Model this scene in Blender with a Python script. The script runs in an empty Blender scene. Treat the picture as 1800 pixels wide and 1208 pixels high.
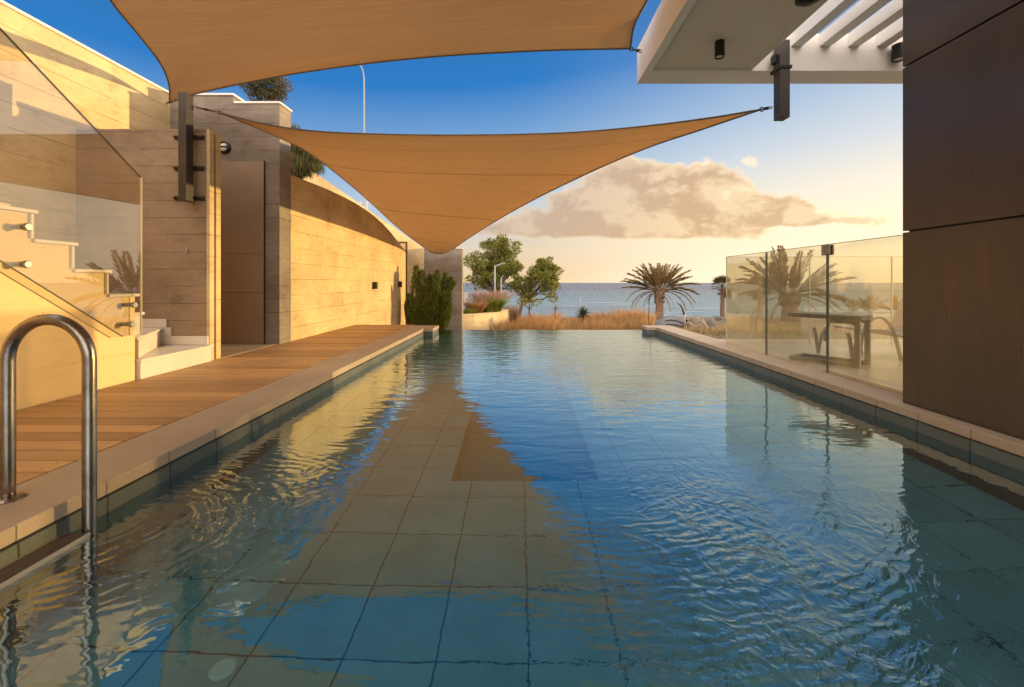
import bpy, math, random
from mathutils import Vector, Matrix, noise as mnoise
random.seed(7)
R = math.radians
C = bpy.context.scene.collection
F = 750.0            # focal length in photo pixels
def PX(x, y, Y):     # measured photo position at distance Y -> metres (used while laying out)
    return Vector(((x-912)/F*Y, Y, 1-(y-497)/F*Y))

# ------------------------------------------------------------------ helpers
class MB:
    def __init__(s): s.v=[]; s.f=[]; s.uv=None; s.smooth=False
    def box(s, x0,x1,y0,y1,z0,z1, M=None):
        b=len(s.v)
        for z in (z0,z1):
            for (x,y) in ((x0,y0),(x1,y0),(x1,y1),(x0,y1)):
                p=Vector((x,y,z)); s.v.append(M@p if M else p)
        for q in ((0,3,2,1),(4,5,6,7),(0,1,5,4),(1,2,6,5),(2,3,7,6),(3,0,4,7)):
            s.f.append([b+i for i in q])
        return s
    def prism(s, pts, axis, a0, a1):
        """extrude a 2-D outline. axis 'x': pts are (y,z); 'y': (x,z); 'z': (x,y)"""
        n=len(pts); b=len(s.v)
        for a in (a0,a1):
            for (p,q) in pts:
                s.v.append(Vector((a,p,q)) if axis=='x' else Vector((p,a,q)) if axis=='y' else Vector((p,q,a)))
        s.f.append([b+i for i in range(n)][::-1]); s.f.append([b+n+i for i in range(n)])
        for i in range(n):
            j=(i+1)%n; s.f.append([b+i,b+j,b+n+j,b+n+i])
        return s
    def tube(s, pts, r, n=10, closed=False, cap=True):
        pts=[Vector(p) for p in pts]; m=len(pts); b=len(s.v)
        rr=r if isinstance(r,(list,tuple)) else [r]*m
        up=None
        for i,p in enumerate(pts):
            if closed: t=(pts[(i+1)%m]-pts[i-1])
            else: t=(pts[min(i+1,m-1)]-pts[max(i-1,0)])
            t.normalize()
            if up is None:
                up=Vector((0,0,1)) if abs(t.z)<.9 else Vector((0,1,0))
            a=t.cross(up)
            if a.length<1e-4: a=t.orthogonal()
            a.normalize(); c=a.cross(t).normalized(); up=c
            for k in range(n):
                w=2*math.pi*k/n
                s.v.append(p+(a*math.cos(w)+c*math.sin(w))*rr[i])
        last=m if closed else m-1
        for i in range(last):
            for k in range(n):
                k2=(k+1)%n; i2=(i+1)%m
                s.f.append([b+i*n+k,b+i*n+k2,b+i2*n+k2,b+i2*n+k])
        if cap and not closed:
            s.f.append([b+k for k in range(n)][::-1]); s.f.append([b+(m-1)*n+k for k in range(n)])
        return s
    def strip(s, pts, w, th, side):
        """flat bar of width w (along side), thickness th following pts"""
        pts=[Vector(p) for p in pts]; b=len(s.v); m=len(pts); side=Vector(side).normalized()
        for i,p in enumerate(pts):
            t=(pts[min(i+1,m-1)]-pts[max(i-1,0)]).normalized(); nn=side.cross(t).normalized()
            for (a,c) in ((-1,-1),(1,-1),(1,1),(-1,1)): s.v.append(p+side*(a*w/2)+nn*(c*th/2))
        for i in range(m-1):
            for k in range(4):
                k2=(k+1)%4; s.f.append([b+i*4+k,b+i*4+k2,b+(i+1)*4+k2,b+(i+1)*4+k])
        s.f.append([b,b+3,b+2,b+1]); s.f.append([b+(m-1)*4+k for k in range(4)])
        return s
    def lathe(s, prof, c, n=24, axis='z'):
        b=len(s.v); c=Vector(c)
        for (r,h) in prof:
            for k in range(n):
                w=2*math.pi*k/n; x,y=r*math.cos(w),r*math.sin(w)
                s.v.append(c+(Vector((x,y,h)) if axis=='z' else Vector((h,x,y)) if axis=='x' else Vector((x,h,y))))
        for i in range(len(prof)-1):
            for k in range(n):
                k2=(k+1)%n; s.f.append([b+i*n+k,b+i*n+k2,b+(i+1)*n+k2,b+(i+1)*n+k])
        s.f.append([b+k for k in range(n)][::-1]); s.f.append([b+(len(prof)-1)*n+k for k in range(n)])
        return s
    def quad(s,a,b_,c,d): b=len(s.v); s.v+= [a,b_,c,d]; s.f.append([b,b+1,b+2,b+3]); return s
    def tri(s,a,b_,c): b=len(s.v); s.v+= [a,b_,c]; s.f.append([b,b+1,b+2]); return s
    def build(s, name, mat, parent=None, bevel=0, smooth=False, recalc=True, seg=2):
        me=bpy.data.meshes.new(name)
        me.from_pydata([tuple(v) for v in s.v],[],s.f); me.update()
        if recalc:
            import bmesh
            bm=bmesh.new(); bm.from_mesh(me); bmesh.ops.recalc_face_normals(bm,faces=bm.faces); bm.to_mesh(me); bm.free()
        if smooth: me.polygons.foreach_set('use_smooth',[True]*len(me.polygons))
        o=bpy.data.objects.new(name,me); C.objects.link(o)
        me.materials.append(mat)
        if parent: o.parent=parent
        if bevel:
            m=o.modifiers.new('bevel','BEVEL'); m.width=bevel; m.segments=seg; m.limit_method='ANGLE'; m.angle_limit=R(40)
        return o
def tag(o,label,cat,group=None):
    o['label']=label; o['category']=cat
    if group: o['group']=group
    return o
def struct(o,label=None):
    o['kind']='structure'
    return o
def thing(name,label,cat,loc=(0,0,0),group=None):
    o=bpy.data.objects.new(name,None); o.location=loc; o.empty_display_size=.1; C.objects.link(o)
    tag(o,label,cat,group); return o
def off(mb,loc):      # make world-built vertices local to a thing's base
    l=Vector(loc); mb.v=[v-l for v in mb.v]; return mb
def crom(pts,n):
    pts=[Vector(p) for p in pts]; P=[pts[0]*2-pts[1]]+pts+[pts[-1]*2-pts[-2]]
    out=[]; m=len(pts)-1
    for k in range(n+1):
        t=k/n*m; i=min(int(t),m-1); u=t-i
        a,b,c,d=P[i],P[i+1],P[i+2],P[i+3]
        out.append(.5*((2*b)+(c-a)*u+(2*a-5*b+4*c-d)*u*u+(3*b-a-3*c+d)*u**3))
    return out

# ------------------------------------------------------------------ materials
class NT:
    def __init__(s,name):
        s.m=bpy.data.materials.new(name); s.m.use_nodes=True; s.t=s.m.node_tree; s.t.nodes.clear()
        s.out=s.n('ShaderNodeOutputMaterial')
    def n(s,typ,**kw):
        x=s.t.nodes.new(typ)
        for k,v in kw.items():
            if k.startswith('i_'): 
                key=k[2:]; key=int(key) if key.isdigit() else key.replace('_',' ')
                s.set(x.inputs[key],v)
            else: setattr(x,k,v)
        return x
    def set(s,inp,v):
        if hasattr(v,'links') or isinstance(v,bpy.types.NodeSocket): s.t.links.new(v,inp)
        else: inp.default_value=v
    def math(s,op,a,b=None,c=None,clamp=False):
        x=s.t.nodes.new('ShaderNodeMath'); x.operation=op; x.use_clamp=clamp
        for i,v in enumerate((a,b,c)):
            if v is not None: s.set(x.inputs[i],v)
        return x.outputs[0]
    def pos(s): return s.n('ShaderNodeNewGeometry').outputs['Position']
    def sep(s,v):
        x=s.n('ShaderNodeSeparateXYZ'); s.set(x.inputs[0],v); return x.outputs
    def vscale(s,v,sc,add=(0,0,0)):
        x=s.n('ShaderNodeMapping'); s.set(x.inputs['Vector'],v); x.inputs['Scale'].default_value=sc; x.inputs['Location'].default_value=add; return x.outputs[0]
    def noise(s,v,scale=1,detail=4,rough=.55,dist=0):
        x=s.n('ShaderNodeTexNoise'); s.set(x.inputs['Vector'],v); x.inputs['Scale'].default_value=scale
        x.inputs['Detail'].default_value=detail; x.inputs['Roughness'].default_value=rough; x.inputs['Distortion'].default_value=dist
        return x.outputs['Fac']
    def wn(s,v):
        x=s.n('ShaderNodeTexWhiteNoise',noise_dimensions='1D'); s.set(x.inputs['W'],v); return x.outputs['Value']
    def ramp(s,f,stops,interp='LINEAR'):
        x=s.n('ShaderNodeValToRGB'); s.set(x.inputs[0],f); cr=x.color_ramp; cr.interpolation=interp
        while len(cr.elements)<len(stops): cr.elements.new(.5)
        for e,(p,c) in zip(cr.elements,stops):
            e.position=p; e.color=(c,c,c,1) if isinstance(c,(int,float)) else (*c,1)
        return x.outputs[0]
    def mr(s,f,a,b,c=0.,d=1.):
        x=s.n('ShaderNodeMapRange'); s.set(x.inputs[0],f)
        for i,v in enumerate((a,b,c,d)): x.inputs[i+1].default_value=v
        return x.outputs[0]
    def mix(s,f,a,b,blend='MIX'):
        x=s.n('ShaderNodeMix',data_type='RGBA',blend_type=blend)
        s.set(x.inputs[0],f)
        for i,v in ((6,a),(7,b)):
            if isinstance(v,tuple) and len(v)==3: v=(*v,1)
            s.set(x.inputs[i],v)
        return x.outputs[2]
    def bump(s,h,strength=.5,dist=.01,normal=None):
        x=s.n('ShaderNodeBump'); x.inputs['Strength'].default_value=strength; x.inputs['Distance'].default_value=dist
        s.set(x.inputs['Height'],h)
        if normal: s.set(x.inputs['Normal'],normal)
        return x.outputs[0]
    def bsdf(s,col,rough=.6,normal=None,metal=0,spec=.5,**kw):
        x=s.n('ShaderNodeBsdfPrincipled')
        if isinstance(col,tuple) and len(col)==3: col=(*col,1)
        s.set(x.inputs['Base Color'],col); s.set(x.inputs['Roughness'],rough); x.inputs['Metallic'].default_value=metal
        x.inputs['Specular IOR Level'].default_value=spec
        if normal: s.set(x.inputs['Normal'],normal)
        for k,v in kw.items(): s.set(x.inputs[k.replace('_',' ')],v)
        return x.outputs[0]
    def mixs(s,f,a,b):
        x=s.n('ShaderNodeMixShader'); s.set(x.inputs[0],f); s.set(x.inputs[1],a); s.set(x.inputs[2],b); return x.outputs[0]
    def done(s,sh): s.t.links.new(sh,s.out.inputs[0]); return s.m

def concrete(name,a,b,board=.19,stain=.5,line=.5,along='x',rough=.8,dark=(.12,.09,.07)):
    t=NT(name); p=t.pos(); x,y,z=t.sep(p)
    zb=t.math('DIVIDE',t.math('ADD',z,3.03),board); idx=t.math('FLOOR',zb); fr=t.math('FRACT',zb)
    h=t.math('ADD',x,t.math('MULTIPLY',y,.97))
    seg=t.math('FLOOR',t.math('ADD',t.math('DIVIDE',h,1.9),t.math('MULTIPLY',t.wn(idx),3.)))
    rb=t.wn(t.math('ADD',t.math('MULTIPLY',idx,7.31),t.math('MULTIPLY',seg,3.77)))
    grain=t.noise(t.vscale(p,(2.6,2.6,11)),2.4,6,.68,.3)
    big=t.noise(t.vscale(p,(.8,.8,1.1)),1.1,6,.62)
    str_=t.noise(t.vscale(p,(3.2,3.2,.45)),1.6,5,.6)
    blot=t.noise(t.vscale(p,(1,1,1.5),(4,2,7)),3.0,8,.72,.2)
    f=t.math('ADD',t.math('MULTIPLY',rb,.13),t.math('ADD',t.math('MULTIPLY',t.mr(grain,.3,.7),.25),t.math('MULTIPLY',t.mr(big,.3,.7),.66)))
    col=t.mix(t.ramp(f,[(.15,0),(.85,1)]),b,a)
    st=t.math('MULTIPLY',t.mr(blot,.52,.72),t.mr(str_,.38,.62))
    col=t.mix(t.math('MULTIPLY',t.math('MINIMUM',t.math('MAXIMUM',st,0),1),stain),col,dark)
    # board seams, broken up
    e=t.math('ABSOLUTE',t.math('SUBTRACT',fr,.5))
    ln=t.mr(e,.484,.497)
    ln=t.math('MULTIPLY',t.math('MINIMUM',t.math('MAXIMUM',ln,0),1),t.mr(t.noise(t.vscale(p,(1,1,1)),2.3,3),.36,.56))
    ln=t.math('MAXIMUM',ln,0)
    col=t.mix(t.math('MULTIPLY',ln,line),col,dark)
    # blow holes
    v=t.n('ShaderNodeTexVoronoi',feature='F1'); t.set(v.inputs['Vector'],p); v.inputs['Scale'].default_value=9
    hole=t.math('MULTIPLY',t.mr(v.outputs['Distance'],.045,.02),t.mr(t.noise(p,1.7,2),.5,.55),clamp=True)
    col=t.mix(t.math('MULTIPLY',hole,.6),col,dark)
    hgt=t.math('ADD',t.math('MULTIPLY',rb,.25),t.math('ADD',t.math('MULTIPLY',grain,.5),t.math('SUBTRACT',t.math('MULTIPLY',blot,.3),t.math('ADD',ln,hole))))
    return t.done(t.bsdf(col,rough,t.bump(hgt,.9,.009),spec=.3))

def simple(name,col,rough=.5,metal=0,var=.0,scale=6,bump=0,spec=.5,c2=None,stretch=(1,1,1)):
    t=NT(name); p=t.pos(); n=t.noise(t.vscale(p,stretch),scale,5,.6)
    c2=c2 or tuple(c*(1-var) for c in col)
    c=t.mix(t.mr(n,.3,.7),col,c2)
    return t.done(t.bsdf(c,t.mr(n,.2,.8,rough*.85,min(1,rough*1.15)),t.bump(n,.4,bump) if bump else None,metal,spec))

M={}
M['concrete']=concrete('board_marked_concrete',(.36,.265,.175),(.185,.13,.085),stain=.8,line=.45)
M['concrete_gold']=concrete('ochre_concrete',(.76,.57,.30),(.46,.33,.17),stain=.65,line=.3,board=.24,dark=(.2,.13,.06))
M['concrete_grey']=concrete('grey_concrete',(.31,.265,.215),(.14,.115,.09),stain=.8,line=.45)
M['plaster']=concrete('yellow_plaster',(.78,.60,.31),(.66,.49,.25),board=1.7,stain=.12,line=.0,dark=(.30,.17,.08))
M['cap']=simple('white_coping_paint',(.72,.69,.64),.6,var=.12,scale=3)
M['white']=simple('white_paint',(.86,.82,.77),.55,var=.07,scale=1.4)
M['soffit']=simple('soffit_paint',(.80,.72,.60),.7,var=.08,scale=.8)
M['marble']=simple('white_marble',(.72,.66,.58),.35,var=.15,scale=3,spec=.5)
M['black']=simple('black_metal',(.015,.014,.014),.4,metal=.3,var=.3)
M['brown_steel']=simple('brown_steel',(.045,.035,.028),.42,metal=.3,var=.35,scale=5)
M['brown_steel_c']=simple('brown_steel_grey',(.07,.06,.055),.45,metal=.2,var=.25,scale=5)
M['galv']=simple('galvanised_steel',(.35,.35,.35),.35,metal=.9,var=.4,scale=20)
M['rust']=simple('rusty_steel',(.16,.09,.05),.6,metal=.5,var=.4,scale=25)
M['pole']=simple('grey_painted_pole',(.33,.34,.35),.45,var=.1)
M['lens']=simple('lamp_lens',(.7,.68,.62),.2,var=.05)
M['hem']=simple('grey_webbing',(.16,.155,.16),.7,var=.2,scale=30)
M['plastic']=simple('beige_plastic',(.36,.31,.27),.35,var=.1)
M['table']=simple('dark_table',(.11,.10,.085),.4,var=.3)

def steel():
    t=NT('brushed_stainless'); p=t.pos()
    n=t.noise(t.vscale(p,(60,60,2)),4,3); n2=t.noise(p,7,4)
    return t.done(t.bsdf(t.mix(t.mr(n2,.35,.7),(.36,.33,.30),(.20,.17,.14)),t.mr(n,.2,.8,.22,.34),t.bump(n,.15,.001),1))
M['steel']=steel()
M['tread']=simple('step_tread',(.20,.15,.11),.45,metal=.4,var=.3,scale=30)
M['edge']=simple('step_edge_steel',(.38,.34,.30),.3,metal=.7,var=.1)

def cladding():
    t=NT('brown_cladding'); p=t.pos(); n=t.noise(t.vscale(p,(1,1.1,.45)),1.9,7,.65); f=t.noise(t.vscale(p,(1,60,1.5)),3,3)
    sc=t.noise(t.vscale(p,(1,5,.7)),2.2,6,.7,1.2)
    c=t.mix(t.mr(n,.3,.7),(.075,.052,.045),(.046,.034,.031))
    c=t.mix(t.math('MULTIPLY',t.mr(f,.35,.65),.12,clamp=True),c,(.15,.11,.085))
    return t.done(t.bsdf(c,t.mr(sc,.3,.7,.26,.42),t.bump(f,.1,.0005),.3,.8))
M['cladding']=cladding()

def doorpanel():
    t=NT('clad_door'); p=t.pos(); n=t.noise(t.vscale(p,(1,1,.8)),1.4,6,.65)
    c=t.mix(t.mr(n,.3,.7),(.30,.215,.15),(.225,.16,.12))
    return t.done(t.bsdf(c,.55,None,.1,.4))
M['door']=doorpanel()

def deckmat():
    t=NT('deck_boards'); p=t.pos(); x,y,z=t.sep(p)
    idx=t.math('FLOOR',t.math('DIVIDE',y,BW)); r=t.wn(idx); r2=t.wn(t.math('ADD',idx,91.3))
    g=t.noise(t.n('ShaderNodeCombineXYZ',i_0=t.math('MULTIPLY',x,1.1),i_1=t.math('MULTIPLY',y,34),i_2=t.math('MULTIPLY',r,37)).outputs[0],1.6,6,.65,.6)
    big=t.noise(t.vscale(p,(1,1,1)),1.7,4)
    c=t.mix(t.math('ADD',t.math('MULTIPLY',r,.55),t.math('MULTIPLY',t.mr(g,.3,.7),.45)),(.24,.125,.05),(.72,.43,.18))
    c=t.mix(t.math('MULTIPLY',t.mr(big,.4,.7),.5,clamp=True),c,(.33,.20,.105))
    v=t.n('ShaderNodeTexVoronoi'); t.set(v.inputs['Vector'],t.vscale(p,(1,2.2,1),(.3,.1,0))); v.inputs['Scale'].default_value=2.6
    k=t.math('MULTIPLY',t.mr(v.outputs['Distance'],.055,.03),t.math('GREATER_THAN',r2,.3),clamp=True)
    c=t.mix(t.math('MULTIPLY',k,.65),c,(.05,.028,.015))
    fy=t.math('FRACT',t.math('DIVIDE',y,BW)); scr=None
    for sx in (-3.33,-2.78,-2.22):
        for sy in (.24,.76):
            dx=t.math('SUBTRACT',x,sx); dy=t.math('MULTIPLY',t.math('SUBTRACT',fy,sy),BW)
            q_=t.math('SQRT',t.math('ADD',t.math('MULTIPLY',dx,dx),t.math('MULTIPLY',dy,dy))); q_=t.math('LESS_THAN',q_,.0055); scr=q_ if scr is None else t.math('MAXIMUM',scr,q_)
    c=t.mix(t.math('MULTIPLY',scr,.75),c,(.04,.03,.025))
    ed=t.mr(t.math('ABSOLUTE',t.math('SUBTRACT',fy,.5)),.43,.465); c=t.mix(t.math('MULTIPLY',ed,.35,clamp=True),c,(.10,.06,.035))  # board edges darkened in the colour, standing in for shade in the gaps
    return t.done(t.bsdf(c,t.mr(g,.3,.7,.42,.6),t.bump(g,.35,.003),0,.35))
BW=.13
M['deck']=deckmat()

def stone(name,a,b,joint=True,sc=180,rough=.6):
    t=NT(name); p=t.pos(); x,y,z=t.sep(p)
    n=t.noise(p,sc,3,.7); n2=t.noise(p,2.2,5)
    cell=t.math('FLOOR',t.math('DIVIDE',t.math('SUBTRACT',y,.19),.3335)); r=t.wn(cell)
    c=t.mix(t.mr(n,.3,.7),a,b)
    c=t.mix(t.math('ADD',t.math('MULTIPLY',t.mr(n2,.3,.7),.22),t.math('MULTIPLY',r,.16),clamp=True),c,tuple(k*.62 for k in b))
    h=n
    if joint:
        fr=t.math('FRACT',t.math('DIVIDE',t.math('SUBTRACT',y,.19),.3335))
        e=t.math('ABSOLUTE',t.math('SUBTRACT',fr,.5)); ln=t.mr(e,.489,.494); ln=t.math('MINIMUM',t.math('MAXIMUM',ln,0),1)
        nz_=t.sep(t.n('ShaderNodeNewGeometry').outputs['Normal'])[2]; ln=t.math('MULTIPLY',ln,t.math('LESS_THAN',nz_,.4))
        c=t.mix(t.math('MULTIPLY',ln,.75),c,(.05,.04,.035))
        h=t.math('SUBTRACT',n,ln)
    return t.done(t.bsdf(c,rough,t.bump(h,.3,.002),0,.35))
M['coping']=stone('coping_stone',(.50,.40,.29),(.37,.29,.205))
M['terrace']=stone('terrace_tile',(.42,.37,.32),(.34,.30,.26),False,40,.3)

def pooltile(name,a,b,spec=.3):
    t=NT(name); p=t.pos(); x,y,z=t.sep(p)
    wob=t.math('MULTIPLY',t.math('SUBTRACT',t.noise(p,6,3),.5),.012)
    def lines(c,o):
        fr=t.math('FRACT',t.math('DIVIDE',t.math('ADD',t.math('SUBTRACT',c,o),wob),.3335))
        e=t.math('ABSOLUTE',t.math('SUBTRACT',fr,.5)); l=t.mr(e,.4855,.4925); return t.math('MINIMUM',t.math('MAXIMUM',l,0),1)
    n=t.sep(t.n('ShaderNodeNewGeometry').outputs['Normal'])
    up=t.math('GREATER_THAN',t.math('ABSOLUTE',n[2]),.5)
    lx=t.math('MULTIPLY',lines(x,.036-.3335*8),up); ly=lines(y,.19); lz=t.math('MULTIPLY',lines(z,-.2645),t.math('SUBTRACT',1,up))
    ln=t.math('MAXIMUM',lx,t.math('MAXIMUM',ly,lz))
    cid=t.math('ADD',t.math('MULTIPLY',t.math('FLOOR',t.math('DIVIDE',t.math('SUBTRACT',x,.036-.3335*8),.3335)),13.7),t.math('FLOOR',t.math('DIVIDE',t.math('SUBTRACT',y,.19),.3335)))
    n1=t.noise(p,3,6,.65); n2=t.noise(p,45,3)
    f=t.math('ADD',t.math('MULTIPLY',t.wn(cid),.32),t.math('ADD',t.math('MULTIPLY',t.mr(n1,.3,.7),.60),t.math('MULTIPLY',n2,.2)))
    c=t.mix(f,a,b); c=t.mix(t.math('MULTIPLY',ln,.85),c,(.012,.012,.012))
    return t.done(t.bsdf(c,.5,t.bump(t.math('SUBTRACT',n2,ln),.3,.003),0,spec))
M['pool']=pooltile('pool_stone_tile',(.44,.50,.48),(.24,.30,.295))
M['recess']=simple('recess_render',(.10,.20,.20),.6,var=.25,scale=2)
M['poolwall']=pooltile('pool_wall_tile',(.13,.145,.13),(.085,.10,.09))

def water():
    t=NT('pool_water'); p=t.pos(); x,y,z=t.sep(p)
    # calm overall, stirred round an inlet near (1.0, 1.45); rings spread from the ladder too
    def blob(cx,cy,rx,ry):
        dx=t.math('DIVIDE',t.math('SUBTRACT',x,cx),rx); dy=t.math('DIVIDE',t.math('SUBTRACT',y,cy),ry)
        d=t.math('ADD',t.math('MULTIPLY',dx,dx),t.math('MULTIPLY',dy,dy)); return t.math('POWER',2.718,t.math('MULTIPLY',d,-1))
    pat=t.mr(t.noise(p,1.9,2),.35,.6,.35,1.15)
    stir=t.math('ADD',t.math('MULTIPLY',t.math('ADD',blob(.98,1.62,.62,.55),t.math('MULTIPLY',blob(.75,1.0,.6,.35),.6)),pat),t.math('MULTIPLY',blob(-1.2,1.95,.35,.38),.5))
    w1=t.noise(t.vscale(p,(1,2.5,1)),3.6,1,.4,.5)
    w2=t.noise(t.vscale(p,(1,2.3,1),(3,1,0)),11,1,.45,.6)
    def rings(cx,cy,sc,dist):
        v=t.n('ShaderNodeTexWave',wave_type='RINGS',rings_direction='Z',wave_profile='SIN')
        t.set(v.inputs['Vector'],t.vscale(p,(1,1.35,1),(-cx,-cy*1.35,0)))
        v.inputs['Scale'].default_value=sc; v.inputs['Distortion'].default_value=dist; v.inputs['Detail'].default_value=2; v.inputs['Detail Scale'].default_value=1.1
        return v.outputs['Fac']
    r1=rings(.35,2.3,5.2,7); r2=rings(-1.72,1.7,4.2,9)
    w3=t.noise(t.vscale(p,(1.15,1,1)),6.8,3,.55,2.2)
    w4=t.noise(t.vscale(p,(1,1.3,1),(5,5,0)),26,1,.5,1.2)
    far=t.mr(y,1.8,6.,.35,1.25)
    h=t.math('ADD',t.math('MULTIPLY',t.math('MULTIPLY',w1,far),.0042),t.math('MULTIPLY',t.math('MULTIPLY',w2,far),.0011))
    h=t.math('ADD',h,t.math('MULTIPLY',stir,t.math('ADD',t.math('ADD',t.math('MULTIPLY',w3,.0105),t.math('MULTIPLY',w4,.0018)),t.math('MULTIPLY',r1,.0016))))
    h=t.math('ADD',h,t.math('MULTIPLY',t.math('MULTIPLY',r2,blob(-1.35,2.0,.5,.55)),.0016))
    nb=t.bump(h,1,1.0)
    g=t.n('ShaderNodeBsdfRefraction'); g.inputs['IOR'].default_value=1.34; g.inputs['Roughness'].default_value=0
    g.inputs['Color'].default_value=(.50,.86,.95,1); t.set(g.inputs['Normal'],nb)
    gl=t.n('ShaderNodeBsdfGlossy'); gl.inputs['Roughness'].default_value=0; gl.inputs['Color'].default_value=(.80,.94,1,1); t.set(gl.inputs['Normal'],nb)
    lw=t.n('ShaderNodeLayerWeight'); lw.inputs['Blend'].default_value=.5; t.set(lw.inputs['Normal'],nb)
    k=t.math('ADD',t.math('MULTIPLY',t.math('POWER',lw.outputs['Facing'],2.1),1.0),.025,clamp=True)
    return t.done(t.mixs(k,g.outputs[0],gl.outputs[0]))
M['water']=water()

def glass(name,tint,f0=.05,gain=1.0,veil=0):
    t=NT(name)
    lw=t.n('ShaderNodeLayerWeight'); lw.inputs['Blend'].default_value=.5
    k=t.math('MULTIPLY',t.math('ADD',t.math('MULTIPLY',t.math('POWER',lw.outputs['Facing'],4.),.9),f0),gain,clamp=True)
    tr=t.n('ShaderNodeBsdfTransparent'); tr.inputs['Color'].default_value=(*tint,1)
    gl=t.n('ShaderNodeBsdfGlossy'); gl.inputs['Roughness'].default_value=0
    sh=t.mixs(k,tr.outputs[0],gl.outputs[0])
    if veil:   # pale veil put into the pane, imitating a milky golden reflection
        p=t.pos(); d=t.n('ShaderNodeBsdfDiffuse'); d.inputs[0].default_value=(.80,.74,.58,1); tl=t.n('ShaderNodeBsdfTranslucent'); tl.inputs[0].default_value=(.85,.78,.60,1)
        fm=t.mixs(.5,d.outputs[0],tl.outputs[0]); z=t.sep(p)[2]
        f=t.math('MULTIPLY',t.mr(t.noise(t.vscale(p,(1,1,.5)),2.2,5,.6),.3,.7,.6,1.3),t.mr(z,.13,1.3,veil*1.5,veil*.7))
        sh=t.mixs(f,sh,fm)
    return t.done(sh)
M['glass']=glass('fence_glass',(.96,.94,.86),.10,1.1,.05)
M['glass_stair']=glass('stair_glass',(.97,.96,.93),.11,1.2)
M['glassedge']=simple('glass_edge',(.10,.11,.08),.3,var=.2)
M['glasslit']=simple('pale_glass_edge',(.75,.68,.5),.25,var=.1)

def fabric(name,seams,tc,tf):
    t=NT(name)
    uv=t.n('ShaderNodeUVMap').outputs[0]; u,v,_=t.sep(uv); p=t.pos()
    wv=t.noise(t.vscale(uv,(160,1400,1)),1,2,.6); wv2=t.noise(t.vscale(uv,(4,70,1)),1,6,.7); big=t.noise(t.vscale(uv,(2,2.4,1)),1.4,3)
    c=t.mix(t.math('ADD',t.math('MULTIPLY',t.mr(wv,.3,.7),.45),t.math('MULTIPLY',t.mr(wv2,.3,.7),.55)),(.74,.57,.40),(.40,.29,.19))
    c=t.mix(t.math('MULTIPLY',t.mr(big,.4,.7),.3,clamp=True),c,(.42,.31,.2))
    ln=None
    for s in seams:
        d=t.math('ABSOLUTE',t.math('SUBTRACT',v,s)); l=t.mr(d,.0045,.002); l=t.math('MINIMUM',t.math('MAXIMUM',l,0),1)
        ln=l if ln is None else t.math('MAXIMUM',ln,l)
    if ln is not None: c=t.mix(t.math('MULTIPLY',ln,.6),c,(.10,.06,.035))
    wr=t.noise(t.vscale(uv,(3,16,1)),1,3,.5,.5); nb=t.bump(wr,.6,.03,t.bump(t.math('ADD',wv2,wv),.4,.006))
    d=t.bsdf(c,.85,nb,0,.15)
    tl=t.n('ShaderNodeBsdfTranslucent'); t.set(tl.inputs[0],t.mix(.8,c,tc))
    return t.done(t.mixs(tf,d,tl.outputs[0]))
M['sail1']=fabric('sail_fabric_upper',[],(.80,.58,.36),.38)
M['sail2']=fabric('sail_fabric_lower',[.19,.42,.66,.86],(.82,.56,.29),.45)

def leaf(name,a,b,c=None,tr=.3,rough=.55):
    t=NT(name); g=t.n('ShaderNodeNewGeometry'); r=g.outputs['Random Per Island']
    col=t.ramp(r,[(0,a),(.6,b),(1,c or b)])
    n=t.noise(g.outputs['Position'],1.3,3); col=t.mix(t.mr(n,.35,.65,0,.35),col,a)
    d=t.bsdf(col,rough,None,0,.3); tl=t.n('ShaderNodeBsdfTranslucent'); t.set(tl.inputs[0],col)
    return t.done(t.mixs(tr,d,tl.outputs[0]))
M['leaf_tree']=leaf('tree_leaves',(.09,.11,.02),(.27,.27,.05),(.45,.38,.08))
M['leaf_olive']=leaf('olive_leaves',(.07,.07,.03),(.13,.12,.05),(.22,.19,.10))
M['leaf_hang']=leaf('casuarina_leaves',(.05,.055,.015),(.12,.11,.025),(.20,.15,.03))
M['leaf_bush']=leaf('cypress_leaves',(.06,.09,.012),(.17,.21,.03),(.34,.34,.07))
M['frond']=leaf('palm_fronds',(.10,.08,.03),(.26,.17,.06),(.46,.28,.11))
M['frond_dry']=leaf('dry_fronds',(.13,.085,.05),(.22,.14,.08),(.26,.18,.11))
M['fan']=leaf('fan_fronds',(.05,.04,.02),(.12,.08,.03),(.2,.12,.05))
M['agave']=leaf('agave_leaves',(.03,.06,.025),(.06,.10,.04),(.10,.13,.06))
M['grass_gold']=leaf('golden_grass',(.30,.15,.05),(.50,.27,.09),(.62,.38,.17),.35)
M['grass_pale']=leaf('pale_grass',(.30,.20,.10),(.42,.29,.15),(.50,.38,.22),.35)
M['grass_green']=leaf('green_grass',(.16,.20,.03),(.28,.34,.05),(.42,.42,.10),.35)
M['plume']=leaf('pink_plumes',(.36,.20,.15),(.48,.29,.22),(.55,.38,.28),.4)
M['bark']=simple('bark',(.12,.085,.06),.9,var=.5,scale=14,bump=.02,stretch=(1,1,.3))
M['palmbark']=simple('palm_bark',(.28,.18,.11),.9,var=.5,scale=10,bump=.02,stretch=(1,1,2.5))
M['rock']=simple('shore_rock',(.17,.15,.13),.85,var=.5,scale=4,bump=.05)
M['paleRock']=simple('pale_rock',(.26,.21,.16),.85,var=.5,scale=9,bump=.04)
M['shell']=simple('grey_shell',(.15,.14,.145),.45,var=.2,scale=2)
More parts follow.
